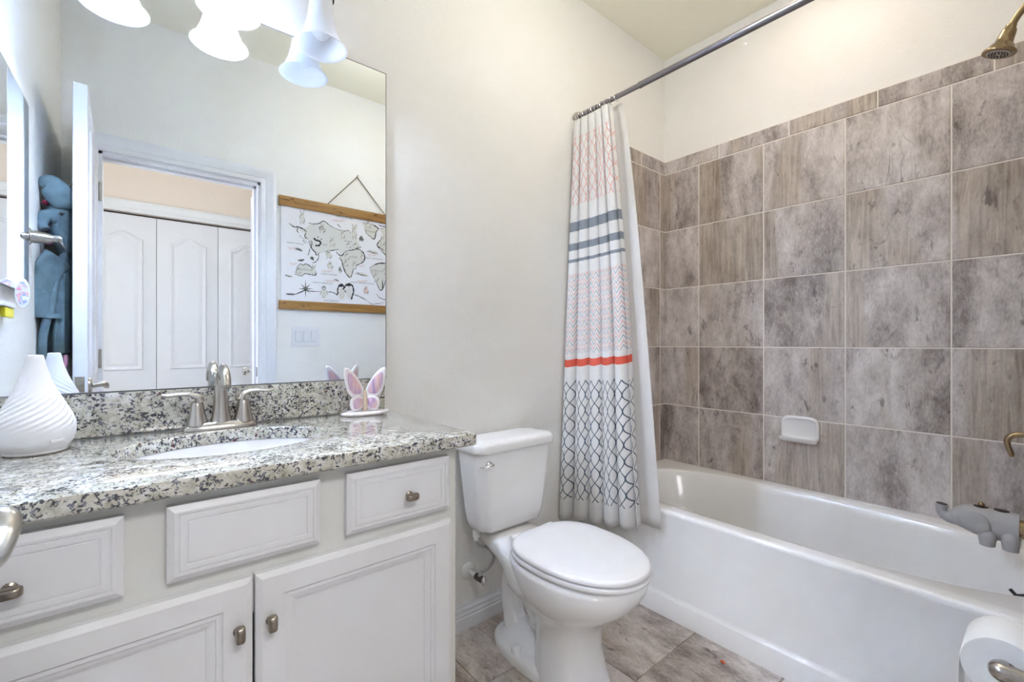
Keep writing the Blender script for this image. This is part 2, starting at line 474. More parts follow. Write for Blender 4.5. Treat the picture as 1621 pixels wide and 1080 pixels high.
# wall tiles
def tile_run(cells, fmap, name, parent, thick=0.009):
    b = new()
    for (a0, a1, z0, z1) in cells:
        g = 0.0027
        rings = []
        for ins, d in ((0, 0.001), (0, thick-0.0015), (0.0015, thick)):
            rings.append([Vector(fmap(a0+g+ins, z0+g+ins, d)), Vector(fmap(a1-g-ins, z0+g+ins, d)), Vector(fmap(a1-g-ins, z1-g-ins, d)), Vector(fmap(a0+g+ins, z1-g-ins, d))])
        loft(b, rings)
    return obj(name, b, tile_m, parent, smooth=False)
ROWS = [(0.40, 0.413)] + [(2.068-TP*(k+1), 2.068-TP*k) for k in range(5)]
ZTOP = 2.143
cells = []
cols = [0.0, 0.212] + [0.212+TP*k for k in range(1, 5)]
cols[-1] = 1.524
for k in range(len(cols)-1):
    for z0, z1 in ROWS[1:]: cells.append((cols[k], cols[k+1], z0, z1))
tc = [0, 0.323, 0.654, 0.985, 1.316, 1.524]
for k in range(5): cells.append((tc[k], tc[k+1], 2.068, ZTOP))
fr = lambda a, z, d: (XR-d, -a, z)
tile_run(cells, fr, 'wall_tiles', wall_right)
b = new(); box(b, XR-0.0068, XR, -1.524, 0, 0.40, ZTOP); obj('grout', b, grout_m, wall_right, smooth=False)
# back-wall and plumbing-wall tiles
XE = 1.585
cells = []
bc = [0.0, 0.059, 0.39, 0.721, XR-XE]
for k in range(4):
    for z0, z1 in ROWS[1:]: cells.append((bc[k]+(0.009 if k == 0 else 0), bc[k+1], z0, z1))
bt = [0.009, 0.239, 0.57, XR-XE]
for k in range(3): cells.append((bt[k], bt[k+1], 2.068, ZTOP))
tile_run(cells, lambda a, z, d: (XR-a, -d, z), 'wall_tiles', wall_back)
b = new(); box(b, XE, XR-0.008, -0.0068, 0, 0.40, ZTOP); obj('grout', b, grout_m, wall_back, smooth=False)
cells = [(a0 if k else 0.009, a1, z0, z1) for k, (a0, a1) in enumerate(((0, .2), (.2, .531), (.531, XR-XE))) for z0, z1 in ROWS[1:]+[(2.068, ZTOP)]]
tile_run(cells, lambda a, z, d: (XR-a, YF+d, z), 'wall_tiles', wall_front)
b = new(); box(b, XE, XR-0.008, YF, YF+0.0068, 0.40, ZTOP); obj('grout', b, grout_m, wall_front, smooth=False)

# baseboards
def base_prof(bm, p0, p1, nrm, hgt=0.092):
    """profiled baseboard from p0 to p1, nrm = into the room"""
    pr = [(0, 0), (0.015, 0), (0.015, 0.045), (0.012, 0.050), (0.013, 0.056), (0.010, 0.066), (0.010, 0.074), (0.005, 0.084), (0.004, hgt), (0, hgt)]
    n = Vector(nrm)
    rings = [[Vector(p)+n*d+Vector((0, 0, h)) for d, h in pr] for p in (p0, p1)]
    loft(bm, rings)
b = new(); base_prof(b, (0.612, -0.0005, 0), (1.59, -0.0005, 0), (0, -1, 0)); struct('baseboard_back', b, trim_m, 'white moulded baseboard behind the toilet', cat='baseboard')
b = new(); base_prof(b, (DX1+0.09, YF, 0), (1.60, YF, 0), (0, 1, 0)); struct('baseboard_front', b, trim_m, 'white baseboard beneath the hanging map', cat='baseboard')

# door casing: mitred profile swept round the opening
def casing(bm, x0, x1, zt, yface, sgn, w=0.083):
    pr = [(0.0, 0.0), (0.0, 0.010), (0.004, 0.013), (0.020, 0.013), (0.026, 0.010), (0.034, 0.016), (0.052, 0.017), (0.060, 0.020), (0.076, 0.020), (w, 0.016), (w, 0.0)]
    st = [((x0, 0), (-1, 0)), ((x0, zt), (-1, 1)), ((x1, zt), (1, 1)), ((x1, 0), (1, 0))]
    rings = []
    for (px, pz), (dx, dz) in st:
        rings.append([Vector((px+dx*a, yface+sgn*d, pz+dz*a)) for a, d in pr])
    loft(bm, rings)
b = new(); casing(b, DX0, DX1, DH, YF, 1); casing(b, DX0, DX1, DH, YF-WT, -1)
box(b, DX0-0.002, DX0+0.014, YF-WT, YF, 0, DH); box(b, DX1-0.014, DX1+0.002, YF-WT, YF, 0, DH); box(b, DX0, DX1, YF-WT, YF, DH-0.014, DH+0.002)
box(b, DX1-0.026, DX1-0.014, YF-0.085, YF-0.045, 0, DH-0.014); box(b, DX0, DX1, YF-0.085, YF-0.045, DH-0.026, DH-0.014)
trim = struct('trim_1', b, trim_m, 'white moulded doorway casing reflected in the vanity mirror', True, cat='door frame')
b = new(); box(b, DX1-0.0165, DX1-0.0135, YF-0.036, YF-0.008, 0.90, 0.955, 0.001); obj('strike_plate', b, nickel_m, trim)
b = new(); casing(b, CLX0, CLX1, 2.035, YH, 1, 0.083); struct('trim_2', b, trim_m, 'white moulded casing above the closet doors in the hall', True, cat='door frame')

# closet bifold leaves
def arch_panel(bm, x0, x1, z0, z1, yf, rise=0.055, inv=False):
    prof = [(0.0, 0.0), (0.005, -0.009), (0.012, -0.010), (0.024, -0.003), (0.030, -0.002), (0.050, -0.008), (0.054, -0.008)]
    rings = []
    for ins, d in prof:
        pts = [(x0+ins, z0+ins), (x1-ins, z0+ins)]
        n = 20
        for i in range(n+1):
            s = i/n; x = x1-ins+(x0-x1+2*ins)*s
            k = abs(2*s-1)
            bulge = rise*(0.5+0.5*math.cos(PI*min(1, k*1.08))) if rise else 0
            pts.append((x, z1-ins-rise+bulge))
        rings.append([Vector((x, yf+0.0008-d if d else yf+0.0008, z)) for x, z in pts])
    loft(bm, rings, True, False, True)
closet = thing('door_2', 'white panelled bifold closet doors across the hall, in the mirror', 'door', (0.12, YH-0.03, 0), kind='structure')
LW = (CLX1-CLX0)/4
for k in range(4):
    x0 = CLX0+LW*k+0.0015; x1 = x0+LW-0.003
    b = new(); box(b, x0, x1, YH-0.055, YH-0.022, 0.01, 2.02, 0.002)
    m0 = 0.075
    # raised panels: built as separate shells lying in the leaf face
    arch_panel(b, x0+m0, x1-m0, 0.90, 1.90, YH-0.022, 0.05)
    arch_panel(b, x0+m0, x1-m0, 0.14, 0.74, YH-0.022, 0.0)
    # rim moulding around each panel
    obj('leaf', b, door_m, closet, True, 25)
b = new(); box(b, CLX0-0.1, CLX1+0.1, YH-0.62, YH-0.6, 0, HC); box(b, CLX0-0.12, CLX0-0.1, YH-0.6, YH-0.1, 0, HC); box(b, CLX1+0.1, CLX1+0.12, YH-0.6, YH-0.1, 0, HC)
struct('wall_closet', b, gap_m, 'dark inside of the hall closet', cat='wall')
# half open door of another room, its edge shows beside the doorway in the mirror
hd = thing('door_3', 'edge of a half open white hall door with a round knob, in the mirror', 'door', (0.585, -1.84, 0), kind='structure')
b = new(); box(b, -0.02, 0.02, -0.72, 0, 0.012, 2.03, 0.002); bmesh.ops.rotate(b, cent=(0, 0, 0), matrix=Matrix.Rotation(math.radians(26), 3, 'Z'), verts=b.verts); bmesh.ops.translate(b, vec=(0.585, -1.84, 0), verts=b.verts)
obj('slab', b, door_m, hd)
b = new(); lathe(b, [(0.026, 0), (0.026, 0.006), (0.011, 0.010), (0.010, 0.030), (0.022, 0.038), (0.027, 0.050), (0.024, 0.062), (0.010, 0.068)], (0, 0, 0), 'X', 20)
bmesh.ops.rotate(b, cent=(0, 0, 0), matrix=Matrix.Rotation(PI, 3, 'Z'), verts=b.verts); bmesh.ops.translate(b, vec=(0.567+0.03, -1.905, 0.915), verts=b.verts)
obj('knob', b, nickel_m, hd)

# bathroom door, swung into the room on the left
HINGE = (-0.142, YF, 0)
door = thing('door_1', 'white bathroom door standing open, its edge seen in the mirror', 'door', HINGE, kind='structure')
def dloc(x, s, z):           # s = distance from the hinge into the room; x = out of the inner face
    a = math.radians(-0.8)
    return (HINGE[0]+0.0+x+0.0*s + s*math.sin(-a)*1.0, YF+0.004+s, z)
b = new()
SL = 0.722
pts = []
for (x, s) in ((-0.040, 0), (0, 0), (0, SL), (-0.040, SL)): pts.append((x, s))
rings = [[Vector(dloc(x, s, z)) for x, s in pts] for z in (0.012, 2.028)]
loft(b, rings); bmesh.ops.recalc_face_normals(b, faces=b.faces)
bmesh.ops.bevel(b, geom=b.edges[:], offset=0.002, segments=1, affect='EDGES')
for (s0, s1) in ((0.10, 0.325), (0.40, 0.625)):
    for z0, z1 in ((0.16, 0.78), (0.96, 1.9)):
        prof = [(0, -0.0002), (0.004, 0.007), (0.014, 0.007), (0.03, 0.002)]
        rings = [[Vector(dloc(d, s0+i, z0+i)), Vector(dloc(d, s1-i, z0+i)), Vector(dloc(d, s1-i, z1-i)), Vector(dloc(d, s0+i, z1-i))] for i, d in prof]
        loft(b, rings, True, False, True)
obj('slab', b, door_m, door, True, 30)
def door_handle(sgn):
    b = new()
    s = SL-0.060; z = 0.936
    f = 0.0 if sgn > 0 else -0.040
    c = Vector(dloc(f, s, z))
    lathe(b, [(0.030, 0.0), (0.030, 0.004), (0.026, 0.009), (0.014, 0.012)], c, 'X', 28) if sgn > 0 else lathe(b, [(0.030, 0.0), (0.030, -0.004), (0.026, -0.009), (0.014, -0.012)], c, 'X', 28)
    path = smooth_path([c+Vector((sgn*0.008, 0, 0)), c+Vector((sgn*0.032, 0, 0.004)), c+Vector((sgn*0.044, -0.008, 0.003)), c+Vector((sgn*0.046, -0.028, -0.006)), c+Vector((sgn*0.046, -0.065, -0.012)), c+Vector((sgn*0.045, -0.100, -0.006))], 6)
    rr = lerp_list([0.011, 0.010, 0.012, 0.011, 0.010, 0.008], len(path)); r2 = lerp_list([0.011, 0.010, 0.010, 0.007, 0.006, 0.005], len(path))
    tube(b, path, rr, 14, True, None, r2)
    return obj('lever_handle', b, nickel_m, door, True, 50)
door_handle(1)
b = new()
for z in (0.945,):
    q0 = dloc(-0.034, SL+0.0005, z-0.028); q1 = dloc(-0.008, SL+0.002, z+0.028)
    box(b, q0[0], q1[0], q0[1]-0.002, q1[1], q0[2], q1[2], 0.001)
    q0 = dloc(-0.027, SL+0.001, z-0.008); q1 = dloc(-0.014, SL+0.009, z+0.008); box(b, q0[0], q1[0], q0[1], q1[1], q0[2], q1[2], 0.002)
obj('latch_plate', b, nickel_m, door)
for z in (0.2, 1.02, 1.83):
    b = new(); tube(b, [(DX0+0.006, YF+0.006, z-0.045), (DX0+0.006, YF+0.006, z+0.045)], 0.006, 10); obj('hinge', b, nickel_m, door)

# ------------------------------------------------------------ mirror
mirror = thing('wall_mirror', 'large frameless mirror above the granite backsplash', 'mirror', (0.19, -0.003, 0.98))
b = new(); box(b, XL+0.001, 0.650, -0.0055, -0.0005, 0.978, 2.003); obj('glass', b, mirror_m, mirror, smooth=False)
b = new(); box(b, 0.6502, 0.6522, -0.0062, -0.0003, 0.978, 2.004); box(b, XL+0.001, 0.6522, -0.0062, -0.0003, 2.0032, 2.0052); box(b, XL+0.001, 0.6522, -0.0070, -0.0003, 0.9762, 0.9778)
obj('edge', b, mat('mirror_edge', (0.18, 0.19, 0.19), 0.4), mirror, smooth=False)

# ------------------------------------------------------------ vanity
VX0, VX1 = XL+0.002, 0.604
YFF = -0.510; YDF = -0.530
ZC = 0.874
van = thing('vanity_cabinet', 'white vanity cabinet with drawers and panelled doors under the granite top', 'cabinet', (0.17, -0.25, 0))
b = new()
# carcass: sides, bottom, back and face frame, open inside so that the basin hangs free
box(b, VX0, VX0+0.016, YFF, -0.003, 0.0, ZC-0.031); box(b, VX1-0.016, VX1, YFF, -0.003, 0.0, ZC-0.031)
box(b, VX0+0.016, VX1-0.016, -0.012, -0.003, 0.1, ZC-0.031); box(b, VX0+0.016, VX1-0.016, YFF+0.02, -0.012, 0.10, 0.115)
box(b, VX0+0.016, VX1-0.016, YFF, YFF+0.018, 0.60, ZC-0.031)
box(b, VX0+0.016, VX1-0.016, YFF, YFF+0.018, 0.10, 0.13)
box(b, VX0+0.016, VX0+0.05, YFF, YFF+0.018, 0.13, 0.60); box(b, VX1-0.05, VX1-0.016, YFF, YFF+0.018, 0.13, 0.60)
box(b, VX0+0.016, VX1-0.016, YFF+0.05, YFF+0.066, 0.0, 0.10)
obj('carcass', b, frame_m, van, smooth=False)
fv = lambda x, z, d: (x, YDF+d, z)
dprof = [(0.0, 0.0195), (0.0, 0.006), (0.004, 0.0035), (0.010, 0.0), (0.014, 0.0), (0.0145, 0.0018), (0.0165, 0.0018), (0.017, 0.0), (0.026, 0.0), (0.0265, 0.0016), (0.0285, 0.0016), (0.029, 0.0004)]
cprof = [(0.0, 0.0195), (0.0, 0.006), (0.002, 0.004), (0.010, 0.0), (0.046, 0.0), (0.0465, 0.0022), (0.050, 0.0035), (0.056, 0.003), (0.0565, 0.005), (0.064, 0.0065), (0.070, 0.0085), (0.0705, 0.010)]
PLACE = {}
def front(name, x0, x1, z0, z1, prof, label=None):
    b = new(); rpanel(b, fv, x0, x1, z0, z1, prof)
    o = obj(name, b, cab_m, van, False)
    if label: o['label'] = label
    return o
def knob(par, x, z, horiz):
    b = new()
    lathe(b, [(0.009, 0.0), (0.009, -0.002), (0.006, -0.004), (0.005, -0.016)], (x, YDF+0.0005, z), 'Y', 16)
    hx, hz = (0.0155, 0.008) if horiz else (0.008, 0.0155)
    rings = []
    for d, s in ((0.010, 0.75), (0.013, 0.97), (0.017, 1.0), (0.021, 0.93), (0.024, 0.75), (0.0255, 0.4)):
        rings.append([Vector((x+p.x*s, YDF-d-0.0, z+p.y*s)) for p in sup(0, 0, 0, hx, hz, 4.0, 28)])
    loft(b, rings)
    obj('knob', b, darknickel_m, par)

def P(u, v, yrel):      # pixel -> point on a plane at fixed distance along y (measuring aid)
    a = (u-W/2)/F; xp = math.sin(YAW)+math.cos(YAW)*a; yp = math.cos(YAW)-math.sin(YAW)*a
    t = yrel/yp
    return xp*t, CAM.z-(v-544.2)*t/F
# fronts
for nm, x0, x1, kx, lab in (('drawer_front', 0.333, 0.579, 0.4704, None), ('drawer_front', -0.252, -0.0135, -0.133, None), ('false_panel', 0.0395, 0.281, None, None)):
    o = front(nm, x0, x1, 0.6985, 0.824, dprof)
    if kx is not None: knob(o, kx, 0.7535, True)
o = front('door', 0.1672, 0.583, 0.108, 0.672, cprof); knob(o, 0.1918, 0.5845, False)
o = front('door', -0.252, 0.1630, 0.108, 0.672, cprof); knob(o, 0.1406, 0.5845, False)

# ------------------------------------------------------------ granite counter
CX1, CYF = 0.640, -0.549
SC = (0.168, -0.262); SA, SB = 0.202, 0.143
def rect_pt(a, cx, cy, x0, x1, y0, y1):
    c, s = math.cos(a), math.sin(a); t = 1e9
    if c > 1e-9: t = min(t, (x1-cx)/c)
    if c < -1e-9: t = min(t, (x0-cx)/c)
    if s > 1e-9: t = min(t, (y1-cy)/s)
    if s < -1e-9: t = min(t, (y0-cy)/s)
    return cx+c*t, cy+s*t
def rect_hole_angles(cx, cy, x0, x1, y0, y1, n=96):
    ang = [2*PI*i/n for i in range(n)]
    for (x, y) in ((x0, y0), (x1, y0), (x1, y1), (x0, y1)):
        a = math.atan2(y-cy, x-cx) % (2*PI)
        k = min(range(n), key=lambda i: abs(ang[i]-a)); ang[k] = a
    return ang
def holed_slab(bm, cx, cy, x0, x1, y0, y1, zb, zt, inner, r=0.003):
    ang = rect_hole_angles(cx, cy, x0, x1, y0, y1)
    def R(ins, z): return [Vector((*rect_pt(a, cx, cy, x0+ins, x1-ins, y0+ins, y1-ins), z)) for a in ang]
    def I(ins, z): return [Vector((*inner(a, ins), z)) for a in ang]
    loft(bm, [R(r, zb), R(0, zb+r), R(0, zt-r), R(r*0.3, zt-r*0.3), R(r, zt), I(r, zt), I(0, zt-r), I(0, zb), ], True, False, False, loop=True)
def polar_ell(a, A, B):
    c, s = math.cos(a), math.sin(a); t = 1/math.sqrt((c/A)**2+(s/B)**2); return c*t, s*t
ct = thing('countertop', 'speckled cream and black granite vanity top with an oval sink cutout', 'countertop', (0.17, -0.27, ZC-0.03))
b = new()
def inner(a, ins):
    x, y = polar_ell(a, SA+ins, SB+ins); return SC[0]+x, SC[1]+y
holed_slab(b, SC[0], SC[1], XL+0.001, CX1, CYF, -0.001, ZC-0.030, ZC, inner, 0.0035)
obj('slab', b, granite_m, ct, True, 40)
b = new(); box(b, XL+0.001, CX1, -0.021, -0.001, ZC+0.0003, ZC+0.101, 0.0015); obj('backsplash', b, granite_m, ct, True, 40)

# undermount basin
sk = thing('sink_basin', 'white oval undermount sink set below the granite cutout', 'sink', (SC[0], SC[1], 0.70))
b = new()
def er(f, z, ox=0.0): return [Vector((SC[0]+math.cos(2*PI*i/64)*(SA+0.004)*f, SC[1]+math.sin(2*PI*i/64)*(SB+0.004)*f, z)) for i in range(64)]
loft(b, [er(1.12, ZC-0.0315), er(1.0, ZC-0.0315), er(0.985, ZC-0.045), er(0.95, ZC-0.075), er(0.88, ZC-0.115), er(0.74, ZC-0.148), er(0.5, ZC-0.163), er(0.14, ZC-0.168),
         er(0.14, ZC-0.178), er(0.5, ZC-0.175), er(0.76, ZC-0.160), er(0.91, ZC-0.125), er(0.985, ZC-0.080), er(1.02, ZC-0.045), er(1.12, ZC-0.040)], True, False, False, loop=True)
obj('basin', b, porc_m, sk)
b = new(); lathe(b, [(0.030, -0.006), (0.030, 0.0), (0.026, 0.003), (0.018, 0.0015), (0.004, 0.002)], (SC[0], SC[1], ZC-0.1665), 'Z', 28); obj('drain', b, chrome_m, sk)

# ------------------------------------------------------------ text helper
def text_into(bm, s, size, M, ext=0.0003, mi=0):
    cu = bpy.data.curves.new('lettering', 'FONT'); cu.body = s; cu.size = size; cu.extrude = ext
    cu.align_x = 'CENTER'; cu.align_y = 'CENTER'; cu.resolution_u = 2
    o = bpy.data.objects.new('lettering', cu); COL.objects.link(o)
    bpy.context.view_layer.update()
    me = bpy.data.meshes.new_from_object(o.evaluated_get(bpy.context.evaluated_depsgraph_get()))
    me.transform(M)
    n0 = len(bm.faces); bm.from_mesh(me); bm.faces.ensure_lookup_table()
    for f in bm.faces[n0:]: f.material_index = mi
    bpy.data.objects.remove(o); bpy.data.meshes.remove(me); bpy.data.curves.remove(cu)
b = new()
_a = math.radians(90)
# faint maker's mark on the rear wall of the basin
Mx = Matrix.Translation((0.165, SC[1]+SB*0.905, ZC-0.072)) @ Matrix.Rotation(math.radians(72), 4, 'X')
text_into(b, 'KOHLER', 0.011, Mx, 0.0006)
obj('maker_mark', b, mat('pale_grey_print', (0.45, 0.45, 0.47), 0.5), sk, False, fix=False)

# ------------------------------------------------------------ faucet
FX, FY = 0.171, -0.068
fa = thing('bathroom_faucet', 'brushed nickel two handle faucet behind the oval sink', 'faucet', (FX, FY, ZC))
b = new()
def frr(ax, ay, z, e=2.6): return sup(FX, FY, ZC+z, ax, ay, e, 56)
loft(b, [frr(0.083, 0.029, 0.0005), frr(0.083, 0.029, 0.003), frr(0.078, 0.026, 0.010), frr(0.072, 0.022, 0.017), frr(0.066, 0.018, 0.019)])
obj('base_plate', b, nickel_m, fa)
b = new()
rings = []
for z, rx, ry in ((0.012, 0.026, 0.024), (0.03, 0.0215, 0.020), (0.06, 0.0175, 0.016), (0.09, 0.0155, 0.0145), (0.115, 0.015, 0.014)):
    rings.append([Vector((FX+rx*math.cos(2*PI*i/24), FY+ry*math.sin(2*PI*i/24), ZC+z)) for i in range(24)])
loft(b, rings)
path = smooth_path([(FX, FY, ZC+0.112), (FX, FY-0.006, ZC+0.132), (FX, FY-0.026, ZC+0.149), (FX, FY-0.052, ZC+0.150), (FX, FY-0.078, ZC+0.136), (FX, FY-0.092, ZC+0.112)], 6)
tube(b, path, lerp_list([0.015, 0.0155, 0.016, 0.0165, 0.0165, 0.0155], len(path)), 20, True, None, lerp_list([0.014, 0.0125, 0.011, 0.011, 0.011, 0.0105], len(path)))
obj('spout', b, nickel_m, fa, True, 50)
b = new(); tube(b, [(FX, FY+0.021, ZC+0.015), (FX, FY+0.021, ZC+0.085)], 0.0025, 10); ell(b, (FX, FY+0.021, ZC+0.088), (0.005, 0.005, 0.005), 12, 8); obj('lift_rod', b, nickel_m, fa)
for sg in (-1, 1):
    hx = FX+sg*0.0508
    b = new()
    lathe(b, [(0.024, 0.012), (0.0235, 0.018), (0.019, 0.035), (0.0155, 0.052), (0.0135, 0.066), (0.0125, 0.068), (0.0125, 0.0700)], (hx, FY, ZC), 'Z', 28)
    path = smooth_path([(hx-sg*0.006, FY, ZC+0.070), (hx+sg*0.000, FY, ZC+0.083), (hx+sg*0.016, FY-0.001, ZC+0.091), (hx+sg*0.040, FY-0.003, ZC+0.092), (hx+sg*0.062, FY-0.006, ZC+0.091), (hx+sg*0.072, FY-0.007, ZC+0.093)], 6)
    h = obj('handle', b, nickel_m, fa, True, 50)
    b = new()
    tube(b, path, lerp_list([0.012, 0.0105, 0.0085, 0.009, 0.0085, 0.004], len(path)), 16, True, None, lerp_list([0.011, 0.008, 0.0055, 0.005, 0.0045, 0.003], len(path)))
    obj('lever', b, nickel_m, h, True, 60)

# ------------------------------------------------------------ vanity light
SX = [-0.0414, 0.186, 0.4134]; SY = -0.092; RZ = 1.949
vl = thing('vanity_light', 'nickel bar light with three frosted bell glass shades over the mirror', 'light fixture', (0.186, 0, 2.20))
b = new(); rings = []
for d, s in ((0.0005, 1.0), (0.012, 1.0), (0.020, 0.95), (0.024, 0.85)):
    rings.append([Vector((0.186+p.x*(1 if s == 1 else (1-(1-s)*0.2)), -d, 2.215+p.y*s)) for p in sup(0, 0, 0, 0.30, 0.055, 5, 48)])
loft(b, rings); obj('backplate', b, nickel_m, vl)
for k, sx in enumerate(SX):
    b = new(); path = smooth_path([(sx, -0.018, 2.215), (sx, -0.055, 2.228), (sx, -0.085, 2.20), (sx, SY, 2.15)], 6); tube(b, path, 0.008, 12); obj('arm', b, nickel_m, vl)
    b = new(); lathe(b, [(0.010, 2.155), (0.030, 2.145), (0.036, 2.120), (0.037, 2.096), (0.0355, 2.092)], (sx, SY, 0), 'Z', 28, True, False); obj('fitter', b, nickel_m, vl)
    b = new()
    po = [(0.031, 2.105), (0.0315, 2.08), (0.0335, 2.055), (0.038, 2.025), (0.0455, 1.995), (0.056, 1.968), (0.066, 1.953), (0.072, RZ)]
    pi_ = [(r-0.003, z) for r, z in reversed(po)]
    pi_[0] = (0.0705, RZ-0.0008)
    rings = [[Vector((sx+r*math.cos(2*PI*i/48), SY+r*math.sin(2*PI*i/48), z)) for i in range(48)] for r, z in po+pi_]
    loft(b, rings, True, False, False)
    sh = obj('shade', b, shade_m, vl, True, 80)
    b = new()
    bp = smooth_path([(0.0135, 0, 2.095), (0.0135, 0, 2.07), (0.022, 0, 2.045), (0.029, 0, 2.018), (0.027, 0, 1.995), (0.015, 0, 1.979), (0.002, 0, 1.975)], 4)
    lathe(b, [(p.x, p.z) for p in bp], (sx, SY, 0), 'Z', 24)
    bo = obj('bulb', b, bulb_on if k < 2 else bulb_off, sh)
    bo['label'] = 'lit white bulb' if k < 2 else 'unlit white bulb'
    if k < 2: point('vanity_bulb_light', (sx, SY, 1.963), 0.010, BULB_POWER, BULB_COL)

# ------------------------------------------------------------ things on the counter
DXY = (-0.1537, -0.144)
df = thing('oil_diffuser', 'white teardrop oil diffuser with spiral ridges at the left end of the counter', 'diffuser', (DXY[0], DXY[1], ZC))
b = new()
kn = smooth_path([(0.045, 0, 0.004), (0.056, 0, 0.022), (0.060, 0, 0.045), (0.056, 0, 0.068), (0.044, 0, 0.096), (0.029, 0, 0.130), (0.0185, 0, 0.162), (0.0130, 0, 0.188), (0.0115, 0, 0.194), (0.009, 0, 0.1955)], 12)
def ridg(r, h, a):
    hh = h
    env = max(0.0, min(1.0, (hh-0.045)/0.02))*max(0.0, min(1.0, (0.150-hh)/0.05))
    w = math.sin(-16*a+560*hh)
    return r+0.0010*env*(abs(w)**0.6*math.copysign(1, w))
lathe(b, [(p.x, p.z) for p in kn], (DXY[0], DXY[1], ZC), 'Z', 264, True, True, ridg)
obj('body', b, diff_m, df, True, 70)
b = new(); lathe(b, [(0.043, 0.0005), (0.046, 0.002), (0.047, 0.0075), (0.045, 0.009)], (DXY[0], DXY[1], ZC), 'Z', 64); obj('base', b, diff_m, df)
b = new()
box(b, -0.012, 0.012, -0.0015, 0.0015, -0.003, 0.003, 0.001)
bmesh.ops.transform(b, matrix=Matrix.Translation((DXY[0]+0.0575*math.cos(-0.9), DXY[1]+0.0575*math.sin(-0.9), ZC+0.026)) @ Matrix.Rotation(-0.9+PI/2, 4, 'Z'), verts=b.verts)
obj('button', b, diff_m, df)
b = new(); path = smooth_path([(DXY[0]-0.05, DXY[1]+0.02, ZC+0.008), (DXY[0]-0.075, DXY[1]+0.05, ZC+0.004), (DXY[0]-0.085, DXY[1]+0.085, ZC+0.004), (-0.257, -0.034, ZC+0.03), (-0.259, -0.03, ZC+0.11), (-0.259, -0.08, 1.02), (-0.259, -0.12, 1.00)], 6)
tube(b, path, 0.0022, 8)
tag(obj('power_cord', b, pipe_m, None), 'thin white power cord behind the white diffuser', 'cord')

# butterfly figurine
BX, BY = 0.545, -0.085
bf = thing('butterfly_figurine', 'painted pink and lilac ceramic butterfly standing on the right end of the counter', 'figurine', (BX, BY, ZC))
def wing_mat():
    m, t, b = nt('painted_wing')
    v = coords(t, (60, 60, 14), obj=False)
    c = ramp(t, noise(t, v, 0.9, 3, 0.6, 0.5), [(0.3, (0.33, 0.20, 0.36)), (0.45, (0.60, 0.42, 0.56)), (0.58, (0.72, 0.48, 0.46)), (0.72, (0.80, 0.70, 0.72))])
    L(t, c, b.inputs['Base Color']); b.inputs['Roughness'].default_value = 0.35
    bump(t, b, noise(t, v, 1.2, 2), 0.3, 0.002)
    return m
wing_m = wing_mat()
cer_m = mat('white_glaze', (0.82, 0.78, 0.78), 0.25, bs=90, bstr=0.3, var=0.10, vs=60)
b = new()
rings = []
for z, s in ((0.0005, 0.92), (0.003, 1.0), (0.007, 1.0), (0.0095, 0.9), (0.010, 0.6)):
    ring = []
    for i in range(72):
        a = 2*PI*i/72; w = 1+0.06*math.cos(6*a)+0.03*math.cos(3*a+1)
        ring.append(Vector((BX+0.072*s*w*math.cos(a), BY-0.006+0.040*s*w*math.sin(a), ZC+z+0.0015*max(0, math.cos(6*a))*(z > 0.002))))
    rings.append(ring)
loft(b, rings); obj('base', b, cer_m, bf, True, 60)
def leaf_shape(outline, th, ang, off, inset=0.0, scale=1.0):
    """closed outline (a=outward, h=height) -> thick rounded plate, turned by ang about the body axis"""
    n = len(outline); cx = sum(p[0] for p in outline)/n; cz = sum(p[1] for p in outline)/n
    b = new(); rings = []
    def mp(a, h, d):
        ca, sa = math.cos(ang), math.sin(ang)
        x = a*ca - d*sa; y = a*sa + d*ca
        return Vector((BX+off[0]+x, BY+off[1]+y, ZC+off[2]+h))
    for d, s in ((th*0.5, 0.86), (th*0.5*0.8, 0.95), (0.0, 1.0), (-th*0.5*0.8, 0.95), (-th*0.5, 0.86)):
        rings.append([mp(cx+(p[0]-cx)*s*scale, cz+(p[1]-cz)*s*scale, d) for p in outline])
    loft(b, rings)
    return b
up = [(p.x, p.z) for p in smooth_path([(0.004, 0, 0.045), (0.030, 0, 0.042), (0.052, 0, 0.058), (0.063, 0, 0.092), (0.066, 0, 0.126), (0.062, 0, 0.137), (0.049, 0, 0.133), (0.026, 0, 0.110), (0.006, 0, 0.076), (0.002, 0, 0.058), (0.004, 0, 0.045)], 4)][:-1]
lo = [(p.x, p.z) for p in smooth_path([(0.003, 0, 0.046), (0.022, 0, 0.052), (0.042, 0, 0.044), (0.047, 0, 0.025), (0.040, 0, 0.006), (0.024, 0, 0.0035), (0.008, 0, 0.012), (0.003, 0, 0.028), (0.003, 0, 0.046)], 4)][:-1]
for sg in (-1, 1):
    ang = math.radians(-34) if sg > 0 else math.radians(180+6)
    for nm, ol, th in (('upper_wing', up, 0.009), ('lower_wing', lo, 0.011)):
        w = obj(nm, leaf_shape(ol, th, ang, (0, 0, 0.008)), cer_m, bf, True, 70)
        pn = leaf_shape(ol, th+0.0022, ang, (0, 0, 0.008), scale=0.74)
        obj('painted_panel', pn, wing_m, w, True, 70)
b = new(); tube(b, smooth_path([(BX, BY-0.004, ZC+0.009), (BX, BY-0.008, ZC+0.03), (BX, BY-0.006, ZC+0.058), (BX, BY-0.004, ZC+0.075)], 5), lerp_list([0.005, 0.0075, 0.006, 0.004], 16), 12)
obj('body', b, mat('gilt_cream', (0.62, 0.50, 0.36), 0.3), bf)

